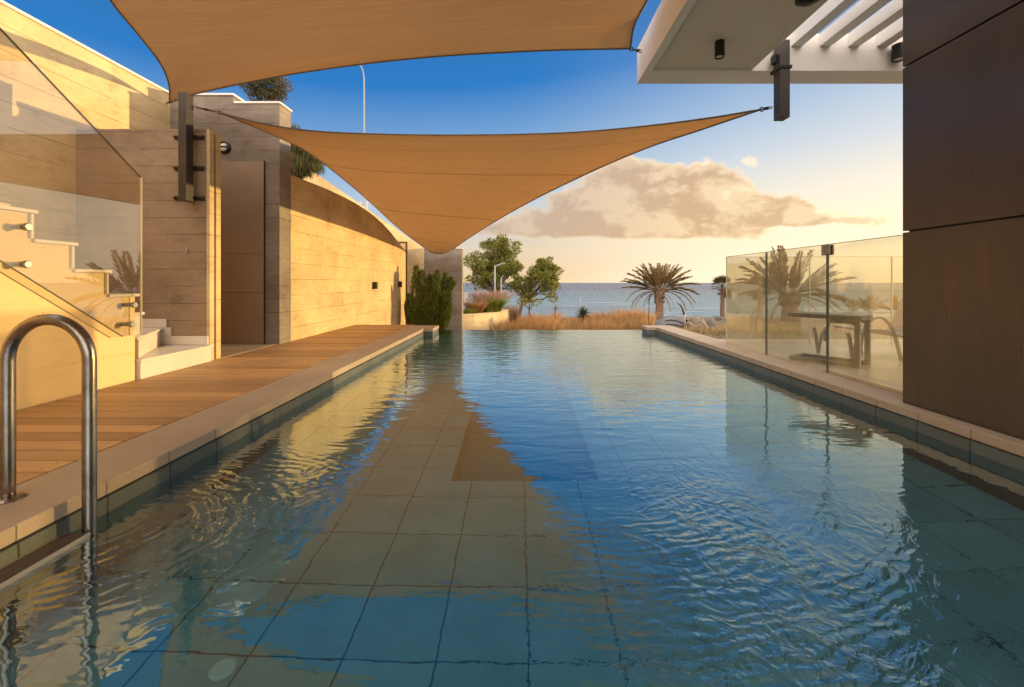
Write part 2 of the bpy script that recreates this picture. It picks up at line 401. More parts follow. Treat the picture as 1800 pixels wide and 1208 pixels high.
def ground():
    t=NT('dry_ground'); p=t.pos(); n=t.noise(p,.5,7,.6); n2=t.noise(p,6,5)
    c=t.mix(t.mr(n,.35,.65),(.20,.14,.075),(.10,.10,.045)); c=t.mix(t.math('MULTIPLY',t.mr(n2,.4,.7),.5,clamp=True),c,(.26,.19,.12))
    return t.done(t.bsdf(c,.95,t.bump(n2,.5,.05),0,.1))
M['ground']=ground()
def sea():
    t=NT('sea_water'); p=t.pos(); x,y,z=t.sep(p)
    a=t.noise(t.vscale(p,(.25,1,1)),.35,5,.65,.3); b=t.noise(t.vscale(p,(.35,1,1)),1.4,4,.6); c=t.noise(t.vscale(p,(.10,.45,1)),.06,5,.7)
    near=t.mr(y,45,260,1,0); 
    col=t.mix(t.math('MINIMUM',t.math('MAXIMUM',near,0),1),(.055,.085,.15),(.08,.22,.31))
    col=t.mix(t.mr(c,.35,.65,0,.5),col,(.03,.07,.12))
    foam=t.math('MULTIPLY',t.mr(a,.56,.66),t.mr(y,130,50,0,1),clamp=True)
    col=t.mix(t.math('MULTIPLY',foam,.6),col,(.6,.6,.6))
    h=t.math('ADD',t.math('MULTIPLY',a,1.0),t.math('ADD',t.math('MULTIPLY',b,.25),t.math('MULTIPLY',c,4)))
    return t.done(t.bsdf(col,.24,t.bump(h,1,2.4),0,.5))
M['sea']=sea()

# ------------------------------------------------------------------ ground, sea
def gz(x,y):
    base=-.42-(y-10)*.0655 if y>10 else -.42
    if y<9.6 and x<3.15: base=-1.35
    if x>3.15: base=-.22 if y<10 else -.22-(y-10)*.07
    if x<-3.0 and 9.6>y: base=-1.35
    base=max(base,-6)
    return base+.12*mnoise.noise(Vector((x*.25,y*.25,0)))*(1 if y>11 else .3)
def grid(xs,ys,fn):
    m=MB(); nx=len(xs)
    for y in ys:
        for x in xs: m.v.append(Vector((x,y,fn(x,y))))
    for j in range(len(ys)-1):
        for i in range(nx-1): b=j*nx+i; m.f.append([b,b+1,b+nx+1,b+nx])
    return m
xs=[-400,-200,-100,-60]+[-40+i*1.0 for i in range(37)]+[-3.01,-3.0,0,3.14,3.16]+[4+i for i in range(60)]+[90,150,300,400]
ys=[-60,-30,-10,0,5,9.59,9.61]+[10+i*.8 for i in range(70)]+[70,80]
struct(grid(xs,ys,gz).build('ground',M['ground'],smooth=True,recalc=False))
m=MB(); m.quad(Vector((-9000,42,-2.9)),Vector((9000,42,-2.9)),Vector((9000,9000,-2.9)),Vector((-9000,9000,-2.9)))
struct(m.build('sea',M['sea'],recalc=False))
# raised road level behind the left-hand walls
struct(MB().box(-30,-5.3,-6,26,-1.5,2.0).build('upper_ground',M['ground']))

# ------------------------------------------------------------------ pool
XL,XR=-1.795,2.675; ZD=.134; YW=9.04; D=-.60
RX0,RX1,RY0,RY1=-.43,.51,2.70,5.6; RD=-.98
m=MB()
def flr(x0,x1,y0,y1,z): m.quad(Vector((x0,y0,z)),Vector((x1,y0,z)),Vector((x1,y1,z)),Vector((x0,y1,z)))
Y0=-3.2
flr(XL-.1,XR+.1,Y0,RY0,D); flr(XL-.1,RX0,RY0,RY1,D); flr(RX1,XR+.1,RY0,RY1,D); flr(XL-.1,XR+.1,RY1,YW-.14,D)
struct(m.build('pool_floor',M['pool'],recalc=False)); m=MB(); flr(RX0,RX1,RY0,RY1,RD)
V=lambda *a: Vector(a)
m.quad(V(RX0,RY0,RD),V(RX0,RY1,RD),V(RX0,RY1,D),V(RX0,RY0,D)); m.quad(V(RX1,RY0,RD),V(RX1,RY0,D),V(RX1,RY1,D),V(RX1,RY1,RD))
m.quad(V(RX0,RY1,RD),V(RX1,RY1,RD),V(RX1,RY1,D),V(RX0,RY1,D)); m.quad(V(RX0,RY0,RD),V(RX0,RY0,D),V(RX1,RY0,D),V(RX1,RY0,RD))
struct(m.build('pool_recess',M['recess'],recalc=False))
m=MB(); m.box(XL-.30,XL+.006,Y0,8.06,D-.1,.070); m.box(XR-.006,XR+.28,Y0,8.28,D-.1,.070)
m.box(XL-.30,-1.63,8.063,8.655,D-.1,.070); m.box(2.50,XR+.28,8.283,8.655,D-.1,.070)
m.box(XL-.30,XL-.1,8.66,YW,D-.1,-.012); m.box(XR+.08,XR+.28,8.66,YW,D-.1,-.012)
m.box(XL-.1,XR+.08,YW-.14,YW,D-.6,-.012); m.box(XL-.3,XR+.28,Y0-.2,Y0,D-.1,.07)
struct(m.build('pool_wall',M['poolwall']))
m=MB(); m.quad(V(XL-.1,Y0,0),V(XR+.1,Y0,0),V(XR+.1,YW,0),V(XL-.1,YW,0))
struct(m.build('pool_water',M['water'],recalc=False))
# coping slabs
m=MB(); m.prism([(XL,Y0),(XL,8.06),(-1.62,8.06),(-1.62,8.66),(-2.15,8.66),(-2.15,Y0)],'z',.074,ZD)
struct(m.build('pool_coping',M['coping'],bevel=.006))
m=MB(); m.prism([(XR,Y0),(XR,8.28),(2.49,8.28),(2.49,8.66),(3.06,8.66),(3.06,Y0)],'z',.074,ZD)
struct(m.build('pool_coping',M['coping'],bevel=.006))
m=MB(); m.box(-2.15,-1.85,-3.2,8.64,-.55,.071)
struct(m.build('deck_edge',M['concrete_grey'])); struct(MB().box(-3.6,-2.16,-3.2,8.85,-.8,.06).build('deck_base',M['black']))  # deck base coloured black to stand for shade below the board gaps
# decking
m=MB(); k=-24
while k*BW<8.75:
    if k*BW>-3.2:
        y0=k*BW+.0045+random.uniform(-.001,.001); y1=(k+1)*BW-.0045; zz=ZD+random.uniform(-.0012,.0012)
        m.box(-3.40,-2.156,y0,min(y1,8.78),.095,zz)
    k+=1
struct(m.build('wooden_deck',M['deck'],bevel=.003,seg=1))
m=MB(); m.box(-5.2,-3.405,4.3,6.0,.0,ZD+.004); struct(m.build('stone_path',M['coping'],bevel=.004))
# terrace to the right
m=MB(); m.box(3.065,12,-3,6.6,-.5,.128); struct(m.build('terrace_floor',M['terrace'],bevel=.004))

# drain cover on the pool floor
m=MB().lathe([(.042,0),(.042,.008),(.034,.012),(.012,.013),(.0,.02)][:4],(0,0,0),28)
o=m.build('drain_cover',M['lens'],smooth=False); o.location=(-1.02,1.47,D+.0005)
tag(o,'pale round fitting lying on the pool floor under the water','pool fitting')

# ------------------------------------------------------------------ ladder
base=(-1.88,1.705,ZD)
t=thing('pool_ladder','brushed steel pool ladder with a tall rounded handrail and steps at the waterline','pool ladder',base)
def rail(y):
    pts=[(-2.042,y,.06)]+[(-2.042,y,z) for z in (.2,.4,.6,.69)]
    for k in range(1,16):
        w=math.pi*k/16; pts.append((-1.879-.163*math.cos(w),y,.69+.163*math.sin(w)))
    pts+= [(-1.716,y,z) for z in (.69,.5,.2,0,-.2,-.42)]
    return off(MB().tube(pts,.0225,20),base)
rail(1.705).build('handrail',M['steel'],t,smooth=True); rail(1.20).build('handrail',M['steel'],t,smooth=True)
for y in (1.705,1.20):
    off(MB().lathe([(.052,0),(.052,.006),(.042,.011),(.027,.015)],(-2.042,y,ZD),28),base).build('base_flange',M['steel'],t,smooth=False)
for z in (.014,-.11,-.24):
    m=MB(); m.box(-1.784,-1.694,1.223,1.683,z-.022,z-.004)
    for i in range(9): m.box(-1.778+i*.0095,-1.7735+i*.0095,1.235,1.672,z-.0035,z)
    stp=off(m,base).build('ladder_step',M['tread'],t)
    m=MB(); m.box(-1.788,-1.785,1.223,1.683,z-.024,z+.003); m.box(-1.6935,-1.6905,1.223,1.683,z-.024,z+.003)
    off(m,base).build('step_edge',M['edge'],stp)

# ------------------------------------------------------------------ left walls
XW=-3.42
def ystep(i): return 3.82-.2735*i      # nosing of tread i on the side wall
# side wall of the flight with its stepped top
pts=[(-3.1,ZD-.3),(3.80,ZD-.3),(3.80,.875)]
z=.875
for i in range(0,9):
    pts.append((ystep(i+1)+.0,z)); z+=.203; pts.append((ystep(i+1),z))
pts.append((-3.1,z))
m=MB().prism(pts,'x',-3.60,XW)
w=m.build('stair_wall',M['plaster'])
tag(w,'smooth ochre wall beside the stairs with a stepped top','wall')
base=(-4.2,4.2,ZD)
st=thing('staircase','white marble winding staircase climbing between the two left walls','staircase',base)
m=MB()
z=.875
for i in range(0,9):   # tread slab and riser strip running over the wall
    ya=ystep(i)+ (.03 if i==0 else .022); yb=ystep(i+1)
    m.box(-4.86,XW+.022,yb-.002,ya,z+.002,z+.027)
    m.box(-4.86,XW+.018,yb-.0235,yb-.0035,z+.029,z+.2015)
    z+=.203
off(m,base).build('tread',M['marble'],st,bevel=.004)
m=MB().box(-4.86,-3.61,-2,3.79,-.2,.80); 
off(m,base).build('stair_core',M['concrete'],st)
m=MB(); m.box(-4.86,-3.395,3.83,4.714,.0,.285); off(m,base).build('riser',M['marble'],st)
m=MB(); m.box(-4.86,-3.375,3.815,4.716,.287,.312); off(m,base).build('tread',M['marble'],st,bevel=.003)
m=MB(); m.prism([(XW-.02,3.86),(-3.95,4.712),(-4.86,4.712),(-4.86,3.86)],'z',.314,.480); off(m,base).build('riser',M['marble'],st)
m=MB(); m.prism([(XW-.005,3.835),(-3.925,4.715),(-4.86,4.715),(-4.86,3.835)],'z',.482,.505); off(m,base).build('tread',M['marble'],st,bevel=.003)
m=MB(); m.box(-4.86,-3.62,3.86,4.10,.507,.69); off(m,base).build('riser',M['marble'],st)
m=MB(); m.box(-4.86,-3.62,3.84,4.13,.692,.715); off(m,base).build('tread',M['marble'],st,bevel=.003)
m=MB(); m.box(-3.96,-3.43,4.700,4.7185,.315,.41); m.box(-4.8,-3.885,4.698,4.7185,.507,.60); m.box(-3.96,-3.835,4.6985,4.718,.412,.5055)
off(m,base).build('skirting',M['marble'],st,bevel=.003)
# end wall across the stair foot with a grooved jamb
yF=4.72
m=MB(); m.box(-4.95,-3.46,yF,4.90,-.2,2.70)
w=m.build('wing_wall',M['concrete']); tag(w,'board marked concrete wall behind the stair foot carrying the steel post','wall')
m=MB(); m.box(-3.459,-3.42,yF,4.795,-.2,2.70); m.box(-3.459,-3.42,4.822,4.90,-.2,2.70); m.box(-3.459,-3.445,4.796,4.821,-.2,2.68)
m.build('jamb',M['concrete_gold'],w,bevel=.008)
pp=MB().lathe([(.006,-.2),(.006,0)],(-3.436,4.809,2.6),8)
m=MB().tube([(-3.440,4.809+.003*math.sin(k*1.7),.15+k*.1) for k in range(26)],.006,8); m.build('drain_cable',M['rust'],w)
# tall wall left
m=MB(); m.box(-5.15,-4.90,-3,5.999,-.2,3.64)
w=m.build('boundary_wall',M['concrete_gold']); tag(w,'tall sunlit ochre concrete wall above the stairs with rust streaks','wall')
m=MB(); m.box(-5.17,-4.885,-3,5.999,3.642,3.675); m.build('wall_cap',M['cap'],w,bevel=.004)
# tower wall
base=(-4.1,6.1,0)
tw=thing('tower_wall','tall grey board marked concrete wall with a stepped white capped top','wall',base)
m=MB(); m.box(-5.15,-4.02,6.001,7.3,-.2,3.63); m.box(-4.0199,-3.366,6.001,6.30,-.2,3.515)
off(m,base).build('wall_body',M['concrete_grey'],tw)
m=MB(); m.box(-5.16,-4.005,5.985,7.31,3.632,3.662); m.box(-4.004,-3.35,5.985,6.315,3.517,3.547)
off(m,base).build('wall_cap',M['cap'],tw,bevel=.004)
# concrete reveal strip and the door
base=(-3.8,5.98,ZD)
dr=thing('clad_door','flush brown metal clad door in the shaded grey concrete wall','door',base)
m=MB(); zz=[.14,.86,1.40,2.70]
for a,b in zip(zz,zz[1:]): m.box(-4.20,-3.572,5.975,5.999,a+.002,b-.002)
off(m,base).build('door_leaf',M['door'],dr,bevel=.002,seg=1)
m=MB(); m.box(-3.571,-3.566,5.972,5.999,.14,2.71); off(m,base).build('door_frame',M['brown_steel'],dr)
# bulkhead lamp
def wall_lamp(x,z,y,label):
    t=thing('bulkhead_lamp',label,'wall lamp',(x,y,z))
    MB().lathe([(.085,0),(.085,-.035),(.072,-.05),(.066,-.05),(.066,-.03)],(0,0,0),30,'y').build('housing',M['black'],t,smooth=False)
    MB().lathe([(.064,-.028),(.05,-.046),(.02,-.055)],(0,0,0),24,'y').build('lens',M['lens'],t,smooth=True)
    MB().box(-.07,.07,-.06,-.052,-.012,.012).build('guard_bar',M['black'],t)
wall_lamp(-4.13,2.895,6.0,'round black bulkhead lamp high on the grey tower wall')
# small white sensor
o=MB().box(-.011,.011,-.018,0,-.03,.03).build('wall_sensor',M['plastic'],bevel=.006); o.location=(-3.665,yF-.001,1.355)
tag(o,'small white plastic sensor box on the brown concrete wall under the steel post','sensor')
# curved-top wall
prof=[(6.302,2.595),(7.0,2.625),(7.6,2.645),(8.2,2.65),(8.8,2.64),(9.4,2.605),(10.0,2.545),(10.6,2.455),(11.2,2.33),(11.8,2.17),(12.3,2.04),(12.7,1.95)]
pts=[(6.302,-.5)]+prof+[(12.7,-.5)]
m=MB().prism(pts,'x',-3.62,-3.37)
w=m.build('curved_wall',M['concrete_gold']); tag(w,'long sunlit ochre concrete wall along the deck with its top sloping down seaward','wall')
# wall end post + arm
gp=thing('gate_post','slim brown steel post with a short arm at the end of the curved top wall','post',(-3.36,12.73,0))
MB().box(-.02,.03,-.02,.03,-.5,2.22).build('post',M['rust'],gp)
MB().box(-.26,-.021,-.01,.02,2.17,2.22).build('arm',M['rust'],gp)
# up-down wall lights
def updown(y,z,label):
    t=thing('wall_light',label,'wall light',(-3.369,y,z),group=None)
    MB().box(0,.012,-.03,.03,-.045,.045).build('back_plate',M['brown_steel'],t)
    MB().prism([(-.048,-.082),(.048,-.082),(.042,.082),(-.042,.082)],'x',.0125,.095).build('shade',M['brown_steel'],t,bevel=.004)
updown(9.87,.935,'small dark brown box light alone on the sunlit ochre wall')
updown(11.93,.955,'small dark brown box light on the ochre wall beside the evergreen bush')
# far angled wall and end wall
def slabwall(p0,p1,z0a,z1a,z0b,th,mat,name):
    p0=Vector(p0);p1=Vector(p1); d=(p1-p0).normalized(); n=Vector((d.y,-d.x))*th
    m=MB(); b=0
    q=[(p0,z0a,z1a),(p1,z0a,z0b)]
    vs=[]
    for p,za,zb in q: vs+= [V(p.x,p.y,za),V(p.x,p.y,zb),V(p.x-n.x,p.y-n.y,za),V(p.x-n.x,p.y-n.y,zb)]
    m.v=vs; m.f=[[0,4,5,1],[2,3,7,6],[1,5,7,3],[0,1,3,2],[4,6,7,5],[0,2,6,4]]
    return m.build(name,mat)
w=slabwall((-5.3,10.55),(-3.0,13.5),-.5,3.9,2.08,.22,M['concrete_gold'],'ramp_wall')
tag(w,'pale sunlit concrete wall behind the post, its top falling toward the end wall','wall')
base=(-2.4,13.6,0)
ew=thing('end_wall','shaded concrete end wall at the far pool corner behind the evergreen bush','wall',base)
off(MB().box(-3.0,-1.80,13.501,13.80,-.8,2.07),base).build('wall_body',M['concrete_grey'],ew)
off(MB().box(-3.02,-1.785,13.485,13.82,2.072,2.10),base).build('wall_cap',M['cap'],ew)
# planter
base=(-1.2,16,0)
pl=thing('curved_planter','low curved ochre concrete planter wall holding fountain grass','planter',base)
arc=[(-1.98,14.6),(-1.55,14.9),(-1.12,15.35),(-.78,15.95),(-.52,16.7),(-.40,17.5)]
a3=[(x,y) for x,y in arc]; inn=[(x-.25,y+.12) for x,y in arc][::-1]
m=MB().prism(a3+inn,'z',-1.3,-.10)
off(m,base).build('planter_wall',M['concrete_gold'],pl)
inn2=[(x-.26,y+.13) for x,y in arc]+[(-4.5,18),(-4.5,14.7)]
off(MB().prism(inn2,'z',-1.3,-.16),base).build('soil',M['ground'],pl)
# yellow box behind the end wall
o=MB().box(-.05,.06,-.05,.05,0,.32).box(-.07,.08,-.07,.07,.321,.36).build('meter_box',M['glasslit'],bevel=.004); o.location=(-1.93,15.5,.28)
MB().box(-.03,.03,-.03,.03,-.45,-.001).build('stem',M['plastic'],o)
tag(o,'small pale yellow box on a stem at the edge of the end wall','box')

# ------------------------------------------------------------------ stair glass
base=(-3.35,3.6,.5)
g=thing('stair_glass','frameless clear glass guard with a slanting top fixed to the stair wall','glass guard',base)
def zt(y): return 1.93+(3.775-y)*.69
def zb(y): return .555+(3.60-y)*.70
gx0,gx1=-3.352,-3.338
pts=[(3.775,.545),(3.775,1.93),(1.3,zt(1.3)),(1.3,zb(1.3)),(3.60,.548)]
off(MB().prism(pts,'x',gx0,gx1),base).build('pane',M['glass_stair'],g)
m=MB(); m.prism([(3.7755,.545),(3.7795,.545),(3.7795,1.932),(3.7755,1.932)],'x',gx0-.001,gx1+.001)
off(m,base).build('pane_edge',M['glasslit'],g)
m=MB().prism([(1.3,zt(1.3)),(3.775,1.93),(3.775,1.934),(1.3,zt(1.3)+.005)],'x',gx0-.001,gx1+.001)
m.prism([(1.3,zb(1.3)),(3.60,.548),(3.60,.543),(1.3,zb(1.3)-.006)],'x',gx0-.001,gx1+.001)
off(m,base).build('pane_edge',M['glassedge'],g)
def standoff(px,py):
    Y=3.35*F/(912-px); z=1-(py-497)/F*Y
    o=off(MB().lathe([(.018,-3.42),(.018,-3.3525)],(0,Y,z),20,'x').lathe([(.026,-3.3375),(.026,-3.322),(.022,-3.318)],(0,Y,z),24,'x'),base)
    o.build('standoff',M['galv'],g,smooth=False)
for a in ((43,399),(42,465),(232,536),(228,570)): standoff(*a)

# ------------------------------------------------------------------ dark posts for the sails
base=(-3.6,4.6,1.88)
p=thing('sail_post','dark brown steel post bolted to the concrete wall holding two sails','post',base)
off(MB().box(-3.634,-3.549,4.55,4.655,1.88,3.03),base).build('post',M['brown_steel'],p,bevel=.003)
for z in (1.93,2.26,2.60):
    m=MB().box(-3.80,-3.475,4.700,4.7185,z-.022,z+.022).box(-3.63,-3.555,4.656,4.699,z-.02,z+.02)
    for x in (-3.78,-3.515,-3.49): m.lathe([(.011,-.028),(.011,0)],(x,4.70,z),8,'y')
    off(m,base).build('bracket',M['brown_steel'],p)
base=(2.31,3.75,2.436)
p=thing('canopy_post','dark steel post hanging from the white canopy edge','post',base)
off(MB().box(2.268,2.352,3.70,3.80,2.436,3.11),base).build('post',M['brown_steel_c'],p,bevel=.003)
off(MB().box(2.255,2.365,3.69,3.8285,2.86,2.885).box(2.235,2.267,3.74,3.79,2.93,3.0),base).build('bracket',M['black'],p)

# ------------------------------------------------------------------ sails
def chain(m,a,b,pitch=.045,r=.004,w=.011):
    a=Vector(a); b=Vector(b); L=(b-a).length; n=max(1,int(L/pitch)); d=(b-a).normalized()
    s1=d.orthogonal().normalized(); s2=d.cross(s1)
    for i in range(n):
        c=a+d*(L*(i+.5)/n); s=s1 if i%2 else s2; h=L/n*.62
        m.tube([c+d*(h*math.cos(w_)) + s*(w*math.sin(w_)) for w_ in [2*math.pi*k/12 for k in range(12)]],r,6,closed=True)
def sail(name,top,right,bottom,left,nu,nv,mat,label,anchors,bulge=0,pin=()):
    """Coons patch. top: A->R, bottom: D->C, left: A->D, right: R->C"""
    T=crom(top,nu); B=crom(bottom,nu); L=crom(left,nv); Rr=crom(right,nv)
    A,Rc,Dc,Cc=T[0],T[-1],B[0],B[-1]
    grid=[]
    for j in range(nv+1):
        v=j/nv; row=[]
        for i in range(nu+1):
            u=i/nu
            p=(1-u)*L[j]+u*Rr[j]+(1-v)*T[i]+v*B[i]-((1-u)*(1-v)*A+u*(1-v)*Rc+(1-u)*v*Dc+u*v*Cc)
            p=p+Vector((0,0,-bulge*math.sin(math.pi*u)*math.sin(math.pi*v)))
            row.append(p)
        grid.append(row)
    base=(A+Rc)/2
    t=thing(name,label,'shade sail',base)
    m=MB()
    for row in grid: m.v+=row
    n=nu+1
    for j in range(nv):
        for i in range(nu): b=j*n+i; m.f.append([b,b+1,b+n+1,b+n])
    off(m,base)
    o=m.build('canopy_cloth',mat,t,smooth=True,recalc=False)
    uvl=o.data.uv_layers.new(name='UVMap')
    for poly in o.data.polygons:
        for li in poly.loop_indices:
            vi=o.data.loops[li].vertex_index; uvl.data[li].uv=((vi%n)/nu,(vi//n)/nv)
    sm=o.modifiers.new('thick','SOLIDIFY'); sm.thickness=.004; sm.offset=0
    loop=[grid[0][i] for i in range(nu+1)]+[grid[j][nu] for j in range(1,nv+1)]+[grid[nv][i] for i in range(nu-1,-1,-1)]+[grid[j][0] for j in range(nv-1,0,-1)]
    off(MB().tube(loop,.0085,6,closed=True),base).build('edge_webbing',M['hem'],t,smooth=True)
    for a,b in anchors:
        mm=MB(); a=Vector(a); b=Vector(b); chain(mm,a,b); mm.tube([a+(b-a)*.25,a+(b-a)*.7],.009,8)
        mm.tube([b+Vector((.018*math.cos(w_),0,.018*math.sin(w_))) for w_ in [2*math.pi*k/14 for k in range(14)]],.005,6,closed=True)
        off(mm,base).build('turnbuckle',M['rust'] if a.x<0 else M['black'],t)
    return t
q=lambda l:[PX(*a) for a in l]
A2=(388,199,4.8); R2=(1338,192.5,3.85); C2=(797,439,13.3); D2=(757,444,13.2)
sail('shade_sail',
  q([A2,(470,219,5.0),(560,231,5.15),(700,236.5,5.2),(850,237,5.1),(1000,233,4.85),(1130,222,4.55),(1250,207,4.15),R2]),
  q([R2,(1230,229,4.3),(1130,263,4.9),(1020,311,5.9),(920,361,7.7),(850,402,10.2),(808,430,12.6),C2]),
  q([D2,(777,446,13.3),C2]),
  q([A2,(500,246,5.85),(560,281,7.2),(640,346,9.35),(700,401,11.7),D2]),
  44,36,M['sail2'],'smaller triangular tan shade sail stretching down toward the far pool corner',
  [((-3.545,4.63,2.915),PX(386,198.5,4.75)),(PX(1356,189,3.78),PX(1339,192.5,3.85)),((-2.72,13.5,1.93),PX(772,446,13.28))],bulge=-.05)
FL=PX(298,181,5.8)
sail('shade_sail',
  q([(298,181,5.8),(345,165,5.68),(480,136.5,5.2),(620,115,4.75),(760,100,4.4),(900,91.5,4.2),(1000,87.5,4.05),(1108,85.5,3.86)]),
  [PX(1108,85.5,3.86),PX(1115,45,3.62),PX(1138,0,3.42),V(1.16,2.4,3.42),V(1.5,.3,3.5),V(2.3,-2.2,3.75)],
  [V(-5.0,-2.2,3.9),V(-1.4,-1.5,3.7),V(2.3,-2.2,3.75)],
  q([(298,181,5.8),(297,150,5.45),(284,116,4.95),(255,76,4.3),(210,22,3.7),(160,-36,3.1)])+[V(-3.0,2.4,3.16),V(-3.3,.9,3.3),V(-5.0,-2.2,3.9)],
  48,40,M['sail1'],'large tan shade sail stretched overhead between the left wall and the canopy',
  [((-4.9,5.93,3.49),PX(300,179,5.8)),((1.13,3.93,3.13),PX(1110,86.5,3.87))],bulge=-.06)

# ------------------------------------------------------------------ canopy
cx=V(1.13,4.08,2.9); base=(1.13,4.08,2.9)
cn=thing('roof_canopy','white roof canopy with plain soffit and open slats over the pool edge','canopy',base)
m=MB(); m.box(1.13,1.20,-3,4.08,2.9,3.235); off(m,base).build('fascia',M['white'],cn,bevel=.004)
m=MB(); m.box(1.2005,7,3.83,4.08,2.9,3.235); off(m,base).build('fascia',M['white'],cn,bevel=.004)
m=MB(); m.box(1.206,2.105,-3,3.824,2.922,3.10); off(m,base).build('soffit',M['soffit'],cn)
m=MB(); m.box(1.206,2.105,-3,3.824,3.105,3.23); off(m,base).build('roof_slab',M['white'],cn)
for i in range(6):
    x=2.44+i*.257
    off(MB().box(x,x+.10,-2.5,3.828,3.118,3.232),base).build('slat',M['white'],cn,bevel=.003)
off(MB().box(4.05,7,-3,3.825,2.93,3.2),base).build('roof_slab',M['white'],cn)
def spot(x,y,ztop,h,r,label):
    t=thing('spotlight',label,'spotlight',(x,y,ztop))
    MB().lathe([(r,0),(r,-h),(r*.86,-h),(r*.86,-h+.012)],(0,0,0),28).build('housing',M['black'],t,smooth=False)
    MB().lathe([(r*.85,-h+.010),(r*.6,-h+.004),(r*.05,-h+.002)],(0,0,0),24).build('lens',M['lens'],t,smooth=True)
    return t
spot(1.60,3.40,2.921,.125,.037,'black cylinder spotlight fixed to the plain soffit')
sp=spot(3.36,3.77,3.10,.13,.052,'black cylinder spotlight mounted inside the canopy beam beside the brown building')
MB().box(-.02,.02,.03,.058,-.09,-.05).build('mount',M['black'],sp)
o=MB().lathe([(.012,0),(.085,-.004),(.085,-.018),(.05,-.04),(.012,-.05)],(0,0,0),26).build('ceiling_lamp',M['black'],smooth=False); o.location=(1.95,2.86,2.921)
tag(o,'black disc fitting on the soffit at the top edge of the picture','lamp')
MB().tube([(.05,.30,.0),(.052,.45,-.06),(.06,.7,-.02),(.1,.82,.0)],.0015,6).build('wire',M['pole'],o)

# ------------------------------------------------------------------ brown clad building
base=(3.4,3,.1)
b=thing('clad_building','tall dark brown panel clad building corner at the right pool edge','building',base)
off(MB().box(2.80,6,-3,3.06,-.2,3.09),base).build('wall_core',M['black'],b)
zs=[.137,1.372,2.556,3.095]
for a,c in zip(zs,zs[1:]):
    off(MB().box(2.77,2.796,-3,3.08,a,c-.012),base).build('cladding_panel',M['cladding'],b,bevel=.002,seg=1)
    off(MB().box(2.797,6,3.062,3.08,a,c-.012),base).build('cladding_panel',M['cladding'],b,bevel=.002,seg=1)

# ------------------------------------------------------------------ glass fences
base=(2.96,4.6,ZD)
fz=1.365
g=thing('glass_fence','long frameless glass fence standing on the right pool coping','glass fence',base)
Ys=[3.085,4.09,5.10,6.08]
for a,c in zip(Ys,Ys[1:]): off(MB().box(2.954,2.966,a+.009,c-.009,ZD+.002,fz),base).build('glass_pane',M['glass'],g)
for y in Ys[1:3]: off(MB().box(2.952,2.968,y-.0085,y+.0085,ZD+.002,fz-.002),base).build('joint',M['glassedge'],g)
off(MB().box(2.952,2.968,6.072,6.079,ZD+.002,fz),base).build('pane_edge',M['glasslit'],g)
off(MB().box(2.951,2.969,3.095,6.07,fz+.0005,fz+.004),base).build('top_edge',M['glassedge'],g)
off(MB().box(2.975,2.992,3.085,4.08,ZD+.001,ZD+.03),base).build('base_channel',M['cap'],g)
off(MB().box(2.935,2.951,4.035,4.145,1.262,1.362).box(2.969,2.985,4.035,4.145,1.262,1.362),base).build('clamp',M['galv'],g,bevel=.006)
base=(4.5,6.08,ZD)
g=thing('glass_fence','frameless glass fence across the far side of the terrace','glass fence',base)
Xs=[2.975,4.145,5.315,6.5,7.7,8.9]
for a,c in zip(Xs,Xs[1:]):
    off(MB().box(a+.006,c-.006,6.074,6.086,ZD-.004,fz),base).build('glass_pane',M['glass'],g)
    off(MB().box(c-.0055,c+.0055,6.072,6.088,ZD-.004,fz),base).build('joint',M['glasslit'],g)
off(MB().box(2.975,8.9,6.072,6.088,fz+.0005,fz+.004),base).build('top_edge',M['glassedge'],g)

# ------------------------------------------------------------------ table and lounger
base=(3.3,4.6,.128)
t=thing('side_table','dark C shaped side table standing behind the glass fence','side table',base)
E2=Vector((3.46,4.33)); E1=Vector((3.08,4.86)); u=(E1-E2).normalized(); n2=Vector((-u.y*-1,u.x*-1)); n2=Vector((u.y,-u.x)); L=(E1-E2).length
Mx=Matrix(((u.x,n2.x,0,E2.x-base[0]),(u.y,n2.y,0,E2.y-base[1]),(0,0,1,0),(0,0,0,1)))
z0=0.001
MB().box(-.02,L+.02,0,.34,.485,.53,Mx).build('table_top',M['table'],t,bevel=.004)
MB().box(.0,.26,.0,.04,.445,.484,Mx).box(.0,.26,.30,.34,.445,.484,Mx).build('top_rail',M['table'],t)
for a,c in ((0,.0),(0,.30)):
    MB().box(0,.045,c,c+.04,.0405,.4445,Mx).build('leg',M['table'],t)
MB().box(0,L,.0,.04,0.001,.04,Mx).box(0,L,.30,.34,0.001,.04,Mx).box(L-.04,L-.001,.041,.299,0.001,.04,Mx).build('base_frame',M['table'],t)

